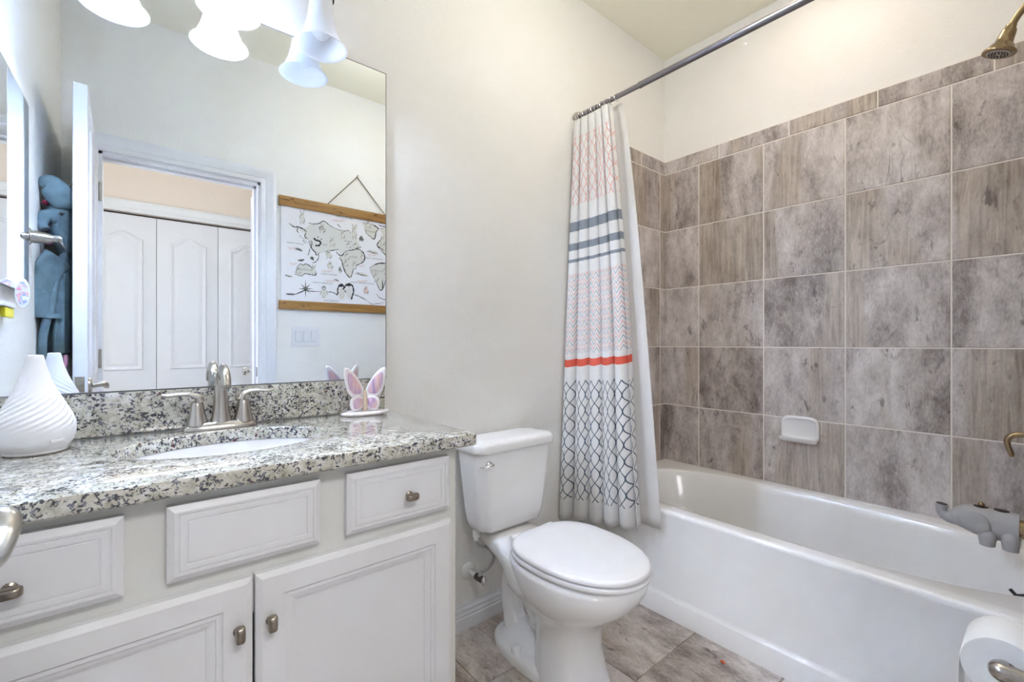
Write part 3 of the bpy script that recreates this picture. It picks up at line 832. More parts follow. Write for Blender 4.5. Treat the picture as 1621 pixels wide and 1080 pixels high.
# ------------------------------------------------------------ left wall fittings (seen in the mirror)
mc = thing('medicine_cabinet', 'mirror fronted wall cabinet on the left wall, reflected at the left edge', 'cabinet', (XL, -0.42, 1.54))
MY0, MY1, MZ0, MZ1 = -0.495, -0.110, 1.240, 1.800
b = new(); box(b, XL+0.0005, XL+0.010, MY0+0.006, MY1-0.006, MZ0+0.004, MZ1-0.004); obj('box', b, mat('cabinet_grey_edge', (0.35, 0.36, 0.36), 0.4), mc, False)
b = new()
AJ = math.tan(math.radians(1.5))
def mdr(y, z, d): return Vector((XL+0.011+d+(MY1-y)*AJ, y, z))
rings = [[mdr(MY0+i, MZ0+i, d), mdr(MY1-i, MZ0+i, d), mdr(MY1-i, MZ1-i, d), mdr(MY0+i, MZ1-i, d)] for i, d in ((0, -0.002), (0, 0.002), (0.013, 0.005))]
loft(b, rings); obj('mirror_door', b, mirror_m, mc, False)

th = thing('towel_arm', 'brushed nickel towel arm on the left wall beside the mirror cabinet', 'towel holder', (XL, -0.675, 1.441))
HY, HZ = -0.672, 1.438
b = new(); lathe(b, [(0.027, 0.0005), (0.027, 0.004), (0.025, 0.006), (0.021, 0.0075), (0.0195, 0.012)], (XL, HY, HZ), 'X', 32); obj('flange', b, nickel_m, th)
b = new(); lathe(b, [(0.0205, 0.0065), (0.0195, 0.025), (0.0165, 0.042), (0.0125, 0.054), (0.0115, 0.056), (0.0115, 0.060), (0.0125, 0.064), (0.0120, 0.072), (0.007, 0.078)], (XL, HY, HZ), 'X', 28); obj('post', b, nickel_m, th)
b = new(); tube(b, smooth_path([(XL+0.067, HY, HZ), (XL+0.067, HY-0.03, HZ-0.001), (XL+0.067, HY-0.10, HZ-0.004), (XL+0.067, HY-0.15, HZ-0.004)], 5), lerp_list([0.011, 0.0085, 0.007, 0.0075], 16), 14); obj('arm', b, nickel_m, th)

# toothbrush holder with an oval picture disc
tb = thing('toothbrush_holder', 'white and yellow toy toothbrush holder on the left wall below the mirror cabinet', 'toothbrush holder', (XL, -0.33, 1.2))
TY = -0.318
b = new(); box(b, XL+0.0005, XL+0.012, TY+0.01, TY+0.17, 1.160, 1.196, 0.005); obj('wall_plate', b, pipe_m, tb)
b = new(); box(b, XL+0.0115, XL+0.024, TY+0.004, TY+0.15, 1.184, 1.196, 0.004); obj('shelf', b, pipe_m, tb)
b = new(); box(b, XL+0.012, XL+0.022, TY+0.018, TY+0.12, 1.158, 1.183, 0.004); box(b, XL+0.013, XL+0.021, TY+0.010, TY+0.02, 1.163, 1.175, 0.003); obj('clip', b, yellow_m, tb)
def disc_mat():
    m, t, b = nt('printed_disc')
    c = ramp(t, noise(t, coords(t), 45, 3, 0.6, 1.0), [(0.38, (0.75, 0.72, 0.75)), (0.46, (0.80, 0.20, 0.35)), (0.50, (0.75, 0.70, 0.55)), (0.56, (0.25, 0.30, 0.70)), (0.62, (0.80, 0.80, 0.82))])
    L(t, c, b.inputs['Base Color']); b.inputs['Roughness'].default_value = 0.4; return m
b = new(); rings = []
for d, s in ((0.0, 0.96), (0.0015, 1.0), (0.0035, 0.96)):
    rings.append([Vector((XL+0.0345+0.0145*s*math.cos(2*PI*i/40), TY-d, 1.226+0.040*s*math.sin(2*PI*i/40))) for i in range(40)])
loft(b, rings); dk = obj('disc', b, pipe_m, tb)
b = new(); rings = []
for d, s in ((-0.0003, 0.8), (-0.0008, 0.8)):
    rings.append([Vector((XL+0.0345+0.0145*s*math.cos(2*PI*i/40), TY-d, 1.226+0.040*s*math.sin(2*PI*i/40))) for i in range(40)])
    rings[-1] = rings[-1]
loft(b, rings); obj('picture', b, disc_mat(), dk)

# elephant hooded robe hanging behind the door
RY = -0.98
rb = thing('hooded_robe', 'blue grey plush robe with an elephant hood hanging behind the open door', 'robe', (-0.22, RY, 1.66))
def blob(bm, secs, n=24):
    """secs: (z, xc, yc, rx, ry, e)"""
    loft(bm, [[Vector((p.x, p.y, z)) for p in sup(xc, yc, z, rx, ry, e, n)] for z, xc, yc, rx, ry, e in secs])
b = new()
blob(b, [(1.645, -0.205, RY, 0.010, 0.03, 2), (1.635, -0.208, RY, 0.026, 0.07, 2), (1.60, -0.214, RY, 0.040, 0.095, 2.2), (1.55, -0.219, RY, 0.042, 0.10, 2.2), (1.50, -0.214, RY, 0.034, 0.09, 2.2), (1.455, -0.204, RY, 0.024, 0.07, 2), (1.425, -0.203, RY, 0.018, 0.05, 2)])
hood = obj('elephant_hood', b, robe_m, rb)
b = new(); path = smooth_path([(-0.256, RY+0.10, 1.655), (-0.240, RY+0.105, 1.668), (-0.214, RY+0.10, 1.640), (-0.190, RY+0.09, 1.612), (-0.182, RY+0.08, 1.60)], 6)
tube(b, path, lerp_list([0.011, 0.017, 0.020, 0.021, 0.010], len(path)), 16, True, None, lerp_list([0.012, 0.035, 0.045, 0.045, 0.02], len(path)))
obj('ear', b, robe_m, hood)
b = new(); path = smooth_path([(-0.228, RY+0.088, 1.555), (-0.250, RY+0.10, 1.548), (-0.256, RY+0.11, 1.520), (-0.248, RY+0.115, 1.50)], 6)
tube(b, path, lerp_list([0.026, 0.022, 0.016, 0.014], len(path)), 16); obj('trunk', b, robe_m, hood)
b = new(); ell(b, (-0.243, RY+0.093, 1.465), (0.016, 0.02, 0.014)); obj('mouth', b, pink_m, hood)
b = new(); ell(b, (-0.262+0.012, RY+0.07, 1.605), (0.010, 0.03, 0.008)); obj('inner_ear', b, mat('red_plush', (0.4, 0.03, 0.08), 0.9), hood)
b = new(); ell(b, (-0.206, RY+0.101, 1.565), (0.0050, 0.006, 0.0042)); tube(b, [(-0.212, RY+0.1025, 1.567), (-0.198, RY+0.1025, 1.568)], 0.0018, 8); obj('eye', b, black_m, hood)
b = new()
def fold(z, xc, rx, ry, ph):
    out = []
    for i in range(60):
        a = 2*PI*i/60; k = 1+0.10*math.sin(5*a+ph)+0.06*math.sin(9*a+2*ph)
        out.append(Vector((xc+rx*k*math.cos(a), RY+ry*(1+0.05*math.sin(7*a+ph))*math.sin(a), z)))
    return out
loft(b, [fold(1.435, -0.203, 0.012, 0.05, 0), fold(1.40, -0.207, 0.026, 0.10, .3), fold(1.32, -0.208, 0.030, 0.13, .6), fold(1.22, -0.209, 0.031, 0.14, .9), fold(1.12, -0.212, 0.033, 0.15, 1.3), fold(1.062, -0.213, 0.034, 0.155, 1.5), fold(1.055, -0.213, 0.031, 0.15, 1.5)])
obj('body', b, robe_m, rb, True, 60)
b = new(); path = smooth_path([(-0.214, RY+0.13, 1.40), (-0.236, RY+0.15, 1.345), (-0.246, RY+0.155, 1.27), (-0.245, RY+0.15, 1.185)], 6)
tube(b, path, lerp_list([0.013, 0.018, 0.0185, 0.0185], len(path)), 18, True, None, 0.045)
sl = obj('sleeve', b, robe_m, rb)
b = new(); tube(b, [(-0.245, RY+0.15, 1.198), (-0.245, RY+0.15, 1.182)], 0.0195, 18, True, None, 0.047); obj('cuff', b, robe_m, sl)
b = new(); tube(b, smooth_path([(-0.225, RY+0.14, 1.36), (-0.226, RY+0.155, 1.25), (-0.247, RY+0.155, 1.12), (-0.250, RY+0.15, 1.0)], 6), lerp_list([0.006, 0.008, 0.010, 0.010], 19), 10, True, None, 0.012); obj('belt', b, robe_m, rb)
pg = thing('pale_nightgown', 'pale garment with a pink hem hanging below the blue robe', 'garment', (-0.205, RY, 1.05))
b = new(); loft(b, [fold(1.050, -0.212, 0.026, 0.11, 1.5), fold(1.03, -0.212, 0.026, 0.115, 2), fold(0.99, -0.211, 0.027, 0.12, 2.4), fold(0.97, -0.209, 0.024, 0.11, 2.6)]); obj('cloth', b, pale_m, pg, True, 60)
b = new(); tube(b, smooth_path([(-0.195, RY+0.115, 1.05), (-0.194, RY+0.122, 1.02), (-0.20, RY+0.12, 1.0)], 4), 0.006, 8); obj('ribbon', b, pink_m, pg)
hk = thing('door_hook', 'small dark metal hook holding the blue robe on the back of the door', 'hook', (-0.18, RY, 1.70))
b = new(); tube(b, smooth_path([(-0.1745, RY, 1.72), (-0.19, RY, 1.70), (-0.203, RY, 1.675), (-0.205, RY, 1.655), (-0.212, RY, 1.66)], 5), 0.004, 8); box(b, -0.178, -0.1725, RY-0.012, RY+0.012, 1.68, 1.75, 0.001); obj('hook', b, nickel_m, hk)

# ------------------------------------------------------------ hanging map on the front wall (seen in the mirror)
YP = YF+0.014
REL = 1.452+(-YP)
def art(X, Y): return P(440+X/6.0, 320+Y/6.0, REL)
AX0, AX1 = 0.668, 1.594
ZB0, ZB1, ZT0, ZT1 = 1.300, 1.352, 1.918, 1.978
mp_ = thing('hanging_map', 'nursery animal world map in wooden rails hanging from a cord, seen in the mirror', 'wall hanging', (1.131, YF, 1.64))
b = new(); box(b, AX0, AX1, YP-0.0012, YP-0.0004, ZB0+0.01, ZT1-0.01); pap = obj('poster', b, mat('map_paper', (0.80, 0.80, 0.83), 0.7), mp_, False)
for z0, z1 in ((ZB0, ZB1), (ZT0, ZT1)):
    for y0, y1 in ((YP, YP+0.009), (YF+0.0005, YP-0.0016)):
        b = new(); box(b, AX0-0.012, AX1+0.012, y0, y1, z0, z1, 0.003); obj('wooden_rail', b, wood_m, mp_, True, 30)
b = new(); tube(b, [(0.936, YP-0.001, ZT1-0.002), (1.131, YF+0.006, 2.197)], 0.0028, 8); tube(b, [(1.131, YF+0.006, 2.197), (1.326, YP-0.001, ZT1-0.002)], 0.0028, 8); obj('cord', b, cord_m, mp_)
b = new(); tube(b, [(1.131, YF+0.0005, 2.200), (1.131, YF+0.014, 2.203)], 0.0025, 8); lathe(b, [(0.006, 0), (0.006, 0.002), (0.002, 0.003)], (1.131, YF+0.014, 2.203), 'Y', 12); tag(obj('nail', b, darknickel_m, None), 'small nail carrying the map cord at its peak', 'nail')
ink = [mat('ink_black', (0.03, 0.035, 0.04), 0.8), mat('ink_grey', (0.22, 0.23, 0.22), 0.8), mat('ink_wash', (0.66, 0.65, 0.61), 0.8), mat('ink_pink', (0.70, 0.52, 0.50), 0.8), mat('ink_pale', (0.68, 0.68, 0.66), 0.8)]
b = new(); LV = [0]
def fillp(pts, mi):
    LV[0] += 1; y = YP+0.00002*LV[0]*0.2
    vs = [b.verts.new((art(X, Y)[0], y, art(X, Y)[1])) for X, Y in pts]
    try: f = b.faces.new(vs); f.material_index = mi
    except ValueError: pass
def stroke(pts, w, mi=0, sm=True, taper=True):
    LV[0] += 1; y = YP+0.0003+0.00002*LV[0]*0.2
    pp = smooth_path([(p[0], p[1], 0) for p in pts], 4) if sm and len(pts) > 2 else [Vector((p[0], p[1], 0)) for p in pts]
    n = len(pp); pr = None
    for i, p in enumerate(pp):
        d = (pp[min(i+1, n-1)]-pp[max(i-1, 0)]); d = d.normalized() if d.length > 0 else Vector((1, 0, 0)); nn = Vector((-d.y, d.x, 0))
        ww = w*0.5*(0.55+0.6*abs(math.sin(i*0.9+len(pts))))
        if taper: ww *= 0.35+0.65*math.sin(PI*(i+0.5)/n)
        q = []
        for s in (-1, 1):
            x, z = art(p.x+nn.x*ww*s, p.y+nn.y*ww*s); q.append(b.verts.new((x, y, z)))
        if pr: f = b.faces.new((pr[0], pr[1], q[1], q[0])); f.material_index = mi
        pr = q
def oval(cx, cy, rx, ry, mi, n=18, rot=0.0):
    fillp([(cx+rx*math.cos(2*PI*i/n)*math.cos(rot)-ry*math.sin(2*PI*i/n)*math.sin(rot), cy+rx*math.cos(2*PI*i/n)*math.sin(rot)+ry*math.sin(2*PI*i/n)*math.cos(rot)) for i in range(n)], mi)
def critter(cx, cy, w, h, mi=2, dark=False, long=False):
    oval(cx, cy, w*0.45, h*0.38, mi)
    hx = cx+(w*0.45 if long else 0); hy = cy-h*0.45
    oval(hx, hy, h*0.2, h*0.19, mi)
    for s in (-1, 1):
        stroke([(hx+s*h*0.12, hy-h*0.14), (hx+s*h*0.20, hy-h*0.28)], 5, 0, False)
        stroke([(cx+s*w*0.32, cy+h*0.2), (cx+s*w*0.30, cy+h*0.52)], 5, 1, False)
    stroke([(cx-w*0.45, cy), (cx-w*0.3, cy-h*0.33), (cx+w*0.2, cy-h*0.36)], 6, 0 if dark else 1)
    stroke([(cx+w*0.45, cy-h*0.05), (cx+w*0.4, cy+h*0.25), (cx, cy+h*0.4)], 5, 0 if dark else 1)
    for s in (-1, 1): oval(hx+s*h*0.07, hy-h*0.02, 3, 3, 0, 8)
    if dark:
        for k in range(4): stroke([(cx-w*0.3+k*w*0.18, cy-h*0.25), (cx-w*0.33+k*w*0.18, cy+h*0.15)], 5, 0, False)
# land washes
eur = [(150, 235), (240, 262), (300, 215), (410, 195), (480, 222), (570, 268), (660, 275), (735, 330), (785, 430), (690, 460), (600, 508), (560, 458), (440, 480), (355, 500), (312, 430), (275, 355), (250, 300)]
fillp(eur, 4)
afr = [(575, 535), (600, 560), (612, 610), (640, 680), (680, 720), (700, 680), (712, 640), (740, 605), (800, 575), (818, 540), (810, 500), (780, 460), (740, 450), (690, 460), (640, 470), (600, 510)]
fillp(afr, 2); aus = [(160, 690), (175, 630), (205, 590), (235, 600), (260, 590), (300, 610), (340, 650), (358, 695), (300, 690), (250, 683), (220, 705), (180, 695)]; fillp(aus, 2)
grn = [(795, 200), (850, 205), (910, 225), (945, 255), (925, 290), (915, 335), (900, 355), (870, 330), (835, 300), (815, 255)]; fillp(grn, 2)
sam = [(865, 625), (910, 600), (960, 585), (1010, 580), (1075, 610), (1065, 680), (1020, 740), (990, 825), (962, 835), (925, 760), (885, 680)]; fillp(sam, 2)
nam = [(960, 260), (1050, 240), (1180, 260), (1290, 300), (1330, 360), (1240, 400), (1180, 470), (1100, 500), (1070, 560), (1010, 500), (935, 415), (965, 365), (1000, 335)]; fillp(nam, 2)
for pts, w in (([(100, 205), (150, 240), (190, 240), (240, 262), (268, 290)], 11), ([(285, 200), (330, 212), (390, 205), (410, 190), (440, 190), (480, 220), (530, 250)], 9), ([(560, 215), (590, 245)], 8), ([(530, 250), (620, 280), (660, 272), (690, 300)], 6),
               ([(190, 250), (175, 270), (192, 297)], 8), ([(262, 295), (250, 330), (278, 357)], 10), ([(285, 380), (312, 375), (318, 400), (310, 430), (330, 460), (352, 482), (356, 505), (375, 500), (388, 480)], 10),
               ([(300, 385), (305, 430), (345, 470)], 7), ([(440, 480), (470, 470), (520, 460), (572, 452)], 8), ([(548, 470), (560, 490), (590, 512), (612, 505), (622, 488)], 9), ([(384, 500), (375, 545), (345, 575), (318, 578)], 8),
               ([(300, 440), (290, 480), (278, 510)], 6), ([(230, 365), (262, 398)], 7), (afr+[afr[0]], 8), ([(575, 535), (600, 560), (612, 610), (640, 680), (680, 720)], 10), (aus+[aus[0]], 8), ([(670, 460), (700, 458), (745, 445), (785, 430)], 9),
               ([(800, 470), (822, 530), (805, 572)], 8), (grn, 7), ([(910, 225), (955, 258)], 13), ([(925, 290), (915, 345), (898, 358)], 10), ([(945, 222), (1000, 235), (1060, 225)], 8), ([(1000, 340), (960, 370), (935, 415), (970, 440), (1005, 468)], 9),
               (sam+[sam[0]], 7), ([(905, 600), (960, 583), (1012, 590)], 12), ([(985, 740), (985, 830), (955, 838)], 10), ([(70, 868), (120, 882), (180, 870), (250, 840), (320, 850), (392, 850)], 9), ([(465, 855), (515, 860), (556, 882)], 7),
               ([(712, 880), (770, 900), (842, 938)], 7), ([(842, 938), (880, 968), (940, 965), (1010, 952)], 4), ([(930, 875), (960, 910), (1012, 930), (1080, 935)], 6), (nam, 8), ([(1020, 940), (1150, 905), (1250, 930), (1350, 900)], 7), ([(205, 560), (245, 545)], 12), ([(310, 520), (325, 545), (335, 555)], 12)):
    stroke(pts, w, 0)
oval(110, 876, 38, 9, 1); oval(212, 556, 30, 10, 1); oval(318, 535, 18, 14, 1)
for k in range(10): stroke([(200+k*11, 320+k*9), (206+k*11, 330+k*9)], 5, 0, False)
for k in range(5): oval(285+k*3, 500-k*12, 4, 4, 0, 8)
# compass star
for k in range(8):
    a = k*PI/4; r = 88 if k % 2 == 0 else 72; r = r if k % 4 != 0 else 75
    for s, mi in ((1, 0), (-1, 1)):
        fillp([(257, 825), (257+16*math.cos(a+s*PI/8), 825+16*math.sin(a+s*PI/8)), (257+r*math.cos(a), 825+r*math.sin(a))], mi)
# penguins
oval(600, 870, 32, 56, 2); oval(672, 860, 30, 58, 4); oval(590, 795, 22, 14, 0); oval(665, 790, 26, 12, 0)
stroke([(548, 885), (562, 870), (562, 830), (580, 790), (605, 785), (620, 810), (612, 835)], 13, 0, True, False)
stroke([(625, 820), (640, 790), (672, 778), (702, 800), (712, 850), (700, 895), (690, 928)], 14, 0, True, False)
stroke([(635, 830), (630, 850), (645, 860)], 8, 0); oval(430, 868, 30, 42, 2); oval(430, 818, 20, 20, 1); oval(430, 822, 12, 10, 4); stroke([(402, 845), (394, 885)], 6, 1); stroke([(458, 845), (468, 885)], 6, 1); stroke([(415, 908), (445, 908)], 6, 1, False)
# panda
oval(375, 385, 26, 30, 4); oval(362, 350, 20, 16, 4); stroke([(335, 345), (355, 365), (385, 372), (400, 390), (385, 415), (350, 415)], 17, 0, True, False); oval(375, 335, 6, 6, 0, 8); oval(408, 355, 6, 6, 0, 8)
for c in ((225, 165, 55, 110, 4, False), (415, 262, 65, 75, 2, True), (510, 392, 55, 75, 2, False), (478, 510, 60, 70, 2, False), (610, 320, 40, 70, 2, False), (720, 300, 45, 120, 2, False), (650, 525, 50, 60, 2, False), (795, 540, 30, 80, 2, False), (720, 615, 40, 70, 2, False),
          (640, 590, 40, 50, 2, False), (785, 355, 45, 45, 1, True), (665, 420, 50, 45, 4, False), (730, 420, 60, 45, 2, False), (190, 660, 45, 50, 2, False), (335, 660, 45, 90, 2, False), (490, 610, 60, 60, 2, False), (585, 650, 30, 50, 2, True), (850, 225, 50, 60, 2, False), (985, 380, 50, 80, 2, False),
          (925, 720, 45, 80, 2, False), (830, 845, 50, 60, 3, False), (1150, 350, 60, 80, 2, True), (1240, 340, 50, 70, 2, False), (1100, 440, 60, 60, 2, False), (1020, 660, 50, 70, 2, False), (1200, 620, 60, 50, 4, False), (1300, 720, 60, 60, 4, False), (1180, 820, 60, 60, 2, False)): critter(*c)
# fish, whales, pink currents
for cx, cy, w, mi in ((200, 455, 60, 1), (905, 480, 90, 2), (800, 690, 100, 2), (555, 745, 40, 1), (105, 705, 60, 2)):
    oval(cx, cy, w*0.5, w*0.16, mi, 18, 0.3 if mi == 2 else 0.5); stroke([(cx-w*0.55, cy-w*0.25), (cx-w*0.3, cy), (cx+w*0.4, cy+w*0.12)], 7, 0); stroke([(cx-w*0.75, cy-w*0.12), (cx-w*0.45, cy)], 6, 0, False)
for x0, x1, y in ((90, 180, 430), (510, 640, 170), (410, 520, 650), (440, 560, 740), (840, 940, 495), (740, 850, 745), (760, 820, 600), (110, 180, 580), (1080, 1200, 700)):
    for k in range(2): stroke([(x0, y+10*k), ((x0+x1)/2, y+8+10*k), (x1, y-3+10*k)], 5, 3)
def label_txt(s, X, Y, hpx, mi=1):
    x, z = art(X, Y); x2, z2 = art(X, Y+hpx)
    M = Matrix.Translation((x, YP+0.0011, z)) @ Matrix.Rotation(PI, 4, 'Z') @ Matrix.Rotation(PI/2, 4, 'X')
    text_into(b, s, abs(z2-z)*1.35, M, 0.00005, mi)
for s, X, Y, h in (('AUSTRALIA', 252, 645, 16), ('AFRICA', 715, 525, 16), ('ASIA', 440, 410, 16), ('EUROPE', 660, 378, 14), ('ANTARCTICA', 500, 940, 16), ('GREENLAND', 876, 284, 15), ('SOUTH AMERICA', 935, 655, 11), ('NORTH AMERICA', 1130, 400, 16), ('PACIFIC OCEAN', 160, 396, 15), ('INDIAN OCEAN', 480, 690, 15),
                   ('ATLANTIC OCEAN', 900, 540, 16), ('ARCTIC OCEAN', 625, 150, 16), ('SOUTHERN OCEAN', 420, 772, 15), ('SOUTH ATLANTIC OCEAN', 800, 772, 14)): label_txt(s, X, Y, h)
obj('map_print', b, ink, pap, False, fix=False)

# triple switch
sw = thing('light_switch', 'white triple rocker switch plate below the hanging map, seen in the mirror', 'light switch', (0.81, YF, 1.137))
b = new(); box(b, 0.729, 0.892, YF+0.0003, YF+0.006, 1.078, 1.196, 0.003); obj('plate', b, trim_m, sw)
for k in range(3):
    cx = 0.8105+(k-1)*0.046
    b = new(); box(b, cx-0.0170, cx+0.0170, YF+0.006, YF+0.0064, 1.103, 1.171); obj('surround', b, mat('switch_shadow', (0.45, 0.46, 0.47), 0.6) if 'switch_shadow' not in MATS else MATS['switch_shadow'], sw, False)
    b = new(); rings = [[Vector((cx+sx*(0.0155-i), YF+0.0063+d+(0.003 if (sz > 0) else 0)*(d > 0), 1.137+sz*(0.0325-i))) for sx, sz in ((-1, -1), (1, -1), (1, 1), (-1, 1))] for i, d in ((0, 0), (0, 0.002), (0.001, 0.003))]
    loft(b, rings); obj('rocker', b, trim_m, sw, False)

# ------------------------------------------------------------ toilet
TX = 1.095
to = thing('toilet', 'white two piece toilet with closed lid between vanity and tub', 'toilet', (TX, -0.35, 0))
def q(x, qq, z): return Vector((TX+x, -qq, z))
def srg(z, ax, q0, q1, cq, e=2.2, n=56, dx=0.0):
    return sup(TX+dx, -cq, z, ax, cq-q0, e, n, q1-cq)
b = new()
loft(b, [srg(0.0, 0.112, 0.330, 0.560, 0.45, 2.6), srg(0.012, 0.111, 0.330, 0.558, 0.45, 2.6), srg(0.05, 0.104, 0.325, 0.545, 0.445, 2.5), srg(0.12, 0.098, 0.32, 0.532, 0.44, 2.3),
         srg(0.18, 0.102, 0.315, 0.535, 0.44), srg(0.225, 0.117, 0.295, 0.560, 0.44), srg(0.258, 0.142, 0.27, 0.600, 0.44), srg(0.288, 0.162, 0.25, 0.640, 0.44), srg(0.318, 0.175, 0.24, 0.670, 0.45), srg(0.350, 0.183, 0.23, 0.690, 0.46),
         srg(0.382, 0.186, 0.225, 0.700, 0.46), srg(0.392, 0.184, 0.227, 0.697, 0.46), srg(0.396, 0.178, 0.235, 0.690, 0.46), srg(0.396, 0.12, 0.30, 0.63, 0.46)])
# rear deck that carries the tank, blended into the bowl
def sec(qq, w, zt, zb, e=3.5, n=32):
    zc = (zt+zb)/2; hz = (zt-zb)/2
    return [Vector((TX+p.x, -qq, zc+p.y)) for p in sup(0, 0, 0, w, hz, e, n)]
loft(b, [sec(0.035, 0.090, 0.396, 0.352), sec(0.05, 0.098, 0.398, 0.340), sec(0.12, 0.103, 0.398, 0.328), sec(0.19, 0.114, 0.398, 0.312), sec(0.25, 0.136, 0.398, 0.290), sec(0.30, 0.158, 0.397, 0.268), sec(0.36, 0.170, 0.396, 0.262), sec(0.42, 0.165, 0.394, 0.27)])
# foot
loft(b, [srg(0.0, 0.112, 0.095, 0.50, 0.30, 2.5), srg(0.022, 0.114, 0.093, 0.50, 0.30, 2.5), srg(0.033, 0.107, 0.102, 0.49, 0.30, 2.4), srg(0.038, 0.09, 0.13, 0.46, 0.30, 2.4)])
loft(b, [srg(0.02, 0.030, 0.22, 0.46, 0.34, 2.6), srg(0.12, 0.020, 0.24, 0.44, 0.34, 2.6), srg(0.22, 0.025, 0.25, 0.44, 0.34, 2.6), srg(0.33, 0.055, 0.20, 0.44, 0.34, 2.6)])
# trapway
tp_ = smooth_path([q(0, 0.40, 0.13), q(-0.006, 0.31, 0.175), q(-0.010, 0.235, 0.262), q(-0.010, 0.175, 0.252), q(-0.010, 0.153, 0.175), q(-0.010, 0.160, 0.10), q(-0.010, 0.19, 0.03)], 7)
tube(b, tp_, lerp_list([0.05, 0.054, 0.054, 0.052, 0.042, 0.040, 0.052], len(tp_)), 24)
loft(b, [srg(0.028, 0.080, 0.12, 0.40, 0.25, 2.8), srg(0.052, 0.066, 0.13, 0.40, 0.25, 2.6), srg(0.074, 0.052, 0.14, 0.39, 0.26, 2.4), srg(0.088, 0.032, 0.18, 0.38, 0.28, 2.2)])
bowl = obj('bowl', b, porc_m, to, True, 60)
for s in (-1, 1):
    b = new(); lathe(b, [(0.0165, 0.0345), (0.0165, 0.045), (0.014, 0.052), (0.008, 0.056)], (TX+s*0.091, -0.27, 0), 'Z', 20); obj('bolt_cap', b, porc_m, bowl)
def egg(z, g, n=64, q0=0.262, q1=0.716, ax=0.181):
    out = []
    cq = 0.455
    for i in range(n):
        a = 2*PI*i/n; c, s = math.cos(a), math.sin(a)
        e = 2.9 if s > 0 else 2.12
        x = math.copysign(abs(c)**(2/e), c)*(ax-g); y = math.copysign(abs(s)**(2/e), s)
        out.append(Vector((TX+x, -cq+y*((cq-q0-g) if s > 0 else (q1-cq-g)), z)))
    return out
b = new(); loft(b, [egg(0.402, 0.010), egg(0.4045, 0.003), egg(0.411, 0.0), egg(0.4165, 0.002), egg(0.4180, 0.010)]); seat = obj('seat', b, seat_m, to, True, 50)
b = new(); loft(b, [egg(0.4215, 0.012), egg(0.4230, 0.005), egg(0.431, 0.003), egg(0.437, 0.007), egg(0.4395, 0.014), egg(0.4410, 0.05), egg(0.4418, 0.12)])
lid = obj('seat_lid', b, seat_m, to, True, 60)
b = new(); ell(b, (TX-0.1805, -0.40, 0.409), (0.001, 0.001, 0.001)) if False else None
for s in (-1, 1):
    b2 = new(); tube(b2, [(TX+s*0.075-0.022, -0.252, 0.415), (TX+s*0.075+0.022, -0.252, 0.415)], 0.0125, 16); obj('hinge', b2, seat_m, seat)
b.free() if False else None
# tank
def trg(z, ax, q0, q1, e=6.5, n=64):
    cq = (q0+q1)/2; hy = (q1-q0)/2; ch = min(0.030, ax*0.3)
    cor = []
    for sx, sy in ((1, 1), (-1, 1), (-1, -1), (1, -1)):
        c0 = (ax, hy-ch) if sx == sy else (ax-ch, hy); c1 = (ax-ch, hy) if sx == sy else (ax, hy-ch)
        for c in (c0, c1): cor.append((sx*c[0], sy*c[1]))
    out = []; r = 0.25
    for i, (x, y) in enumerate(cor):
        xp, yp = cor[i-1]; xn, yn = cor[(i+1) % 8]
        def toward(a, b, d):
            l = math.hypot(b[0]-a[0], b[1]-a[1]); k = min(d/l, 0.45); return (a[0]+(b[0]-a[0])*k, a[1]+(b[1]-a[1])*k)
        p0 = toward((x, y), (xp, yp), 0.012); p2 = toward((x, y), (xn, yn), 0.012)
        for t in (0, .25, .5, .75, 1):
            out.append(Vector((TX+(1-t)**2*p0[0]+2*t*(1-t)*x+t*t*p2[0], -cq+(1-t)**2*p0[1]+2*t*(1-t)*y+t*t*p2[1], z)))
    return out
b = new()
loft(b, [trg(0.400, 0.115, 0.055, 0.135, 4), trg(0.404, 0.132, 0.042, 0.150, 4.5), trg(0.418, 0.146, 0.032, 0.163, 5), trg(0.445, 0.154, 0.027, 0.170), trg(0.50, 0.162, 0.024, 0.175), trg(0.60, 0.173, 0.021, 0.180), trg(0.706, 0.184, 0.018, 0.184)])
tank = obj('tank', b, porc_m, to, True, 60)
b = new()
loft(b, [trg(0.702, 0.186, 0.017, 0.187), trg(0.7045, 0.192, 0.013, 0.193), trg(0.712, 0.194, 0.011, 0.195), trg(0.729, 0.194, 0.011, 0.195), trg(0.739, 0.190, 0.015, 0.191), trg(0.7435, 0.180, 0.025, 0.181, 5), trg(0.745, 0.14, 0.05, 0.15, 4)])
obj('tank_lid', b, porc_m, to, True, 60)
b = new(); hx = TX-0.142; hz = 0.667; hq = 0.1845
lathe(b, [(0.013, 0.0), (0.013, -0.006), (0.010, -0.011), (0.004, -0.012)], (hx, -hq+0.002, hz), 'Y', 24)
path = smooth_path([(hx+0.006, -hq-0.013, hz+0.001), (hx-0.010, -hq-0.016, hz), (hx-0.030, -hq-0.016, hz-0.003), (hx-0.048, -hq-0.014, hz+0.001)], 6)
tube(b, path, lerp_list([0.009, 0.008, 0.005, 0.006], len(path)), 14, True, None, lerp_list([0.006, 0.006, 0.004, 0.003], len(path)))
obj('flush_lever', b, chrome_m, to)
b = new(); tube(b, [(TX-0.128, -0.085, 0.408), (TX-0.128, -0.085, 0.378)], 0.0125, 8); tube(b, [(TX-0.128, -0.085, 0.379), (TX-0.128, -0.085, 0.366)], 0.009, 12); obj('fill_nut', b, pipe_m, to, False)
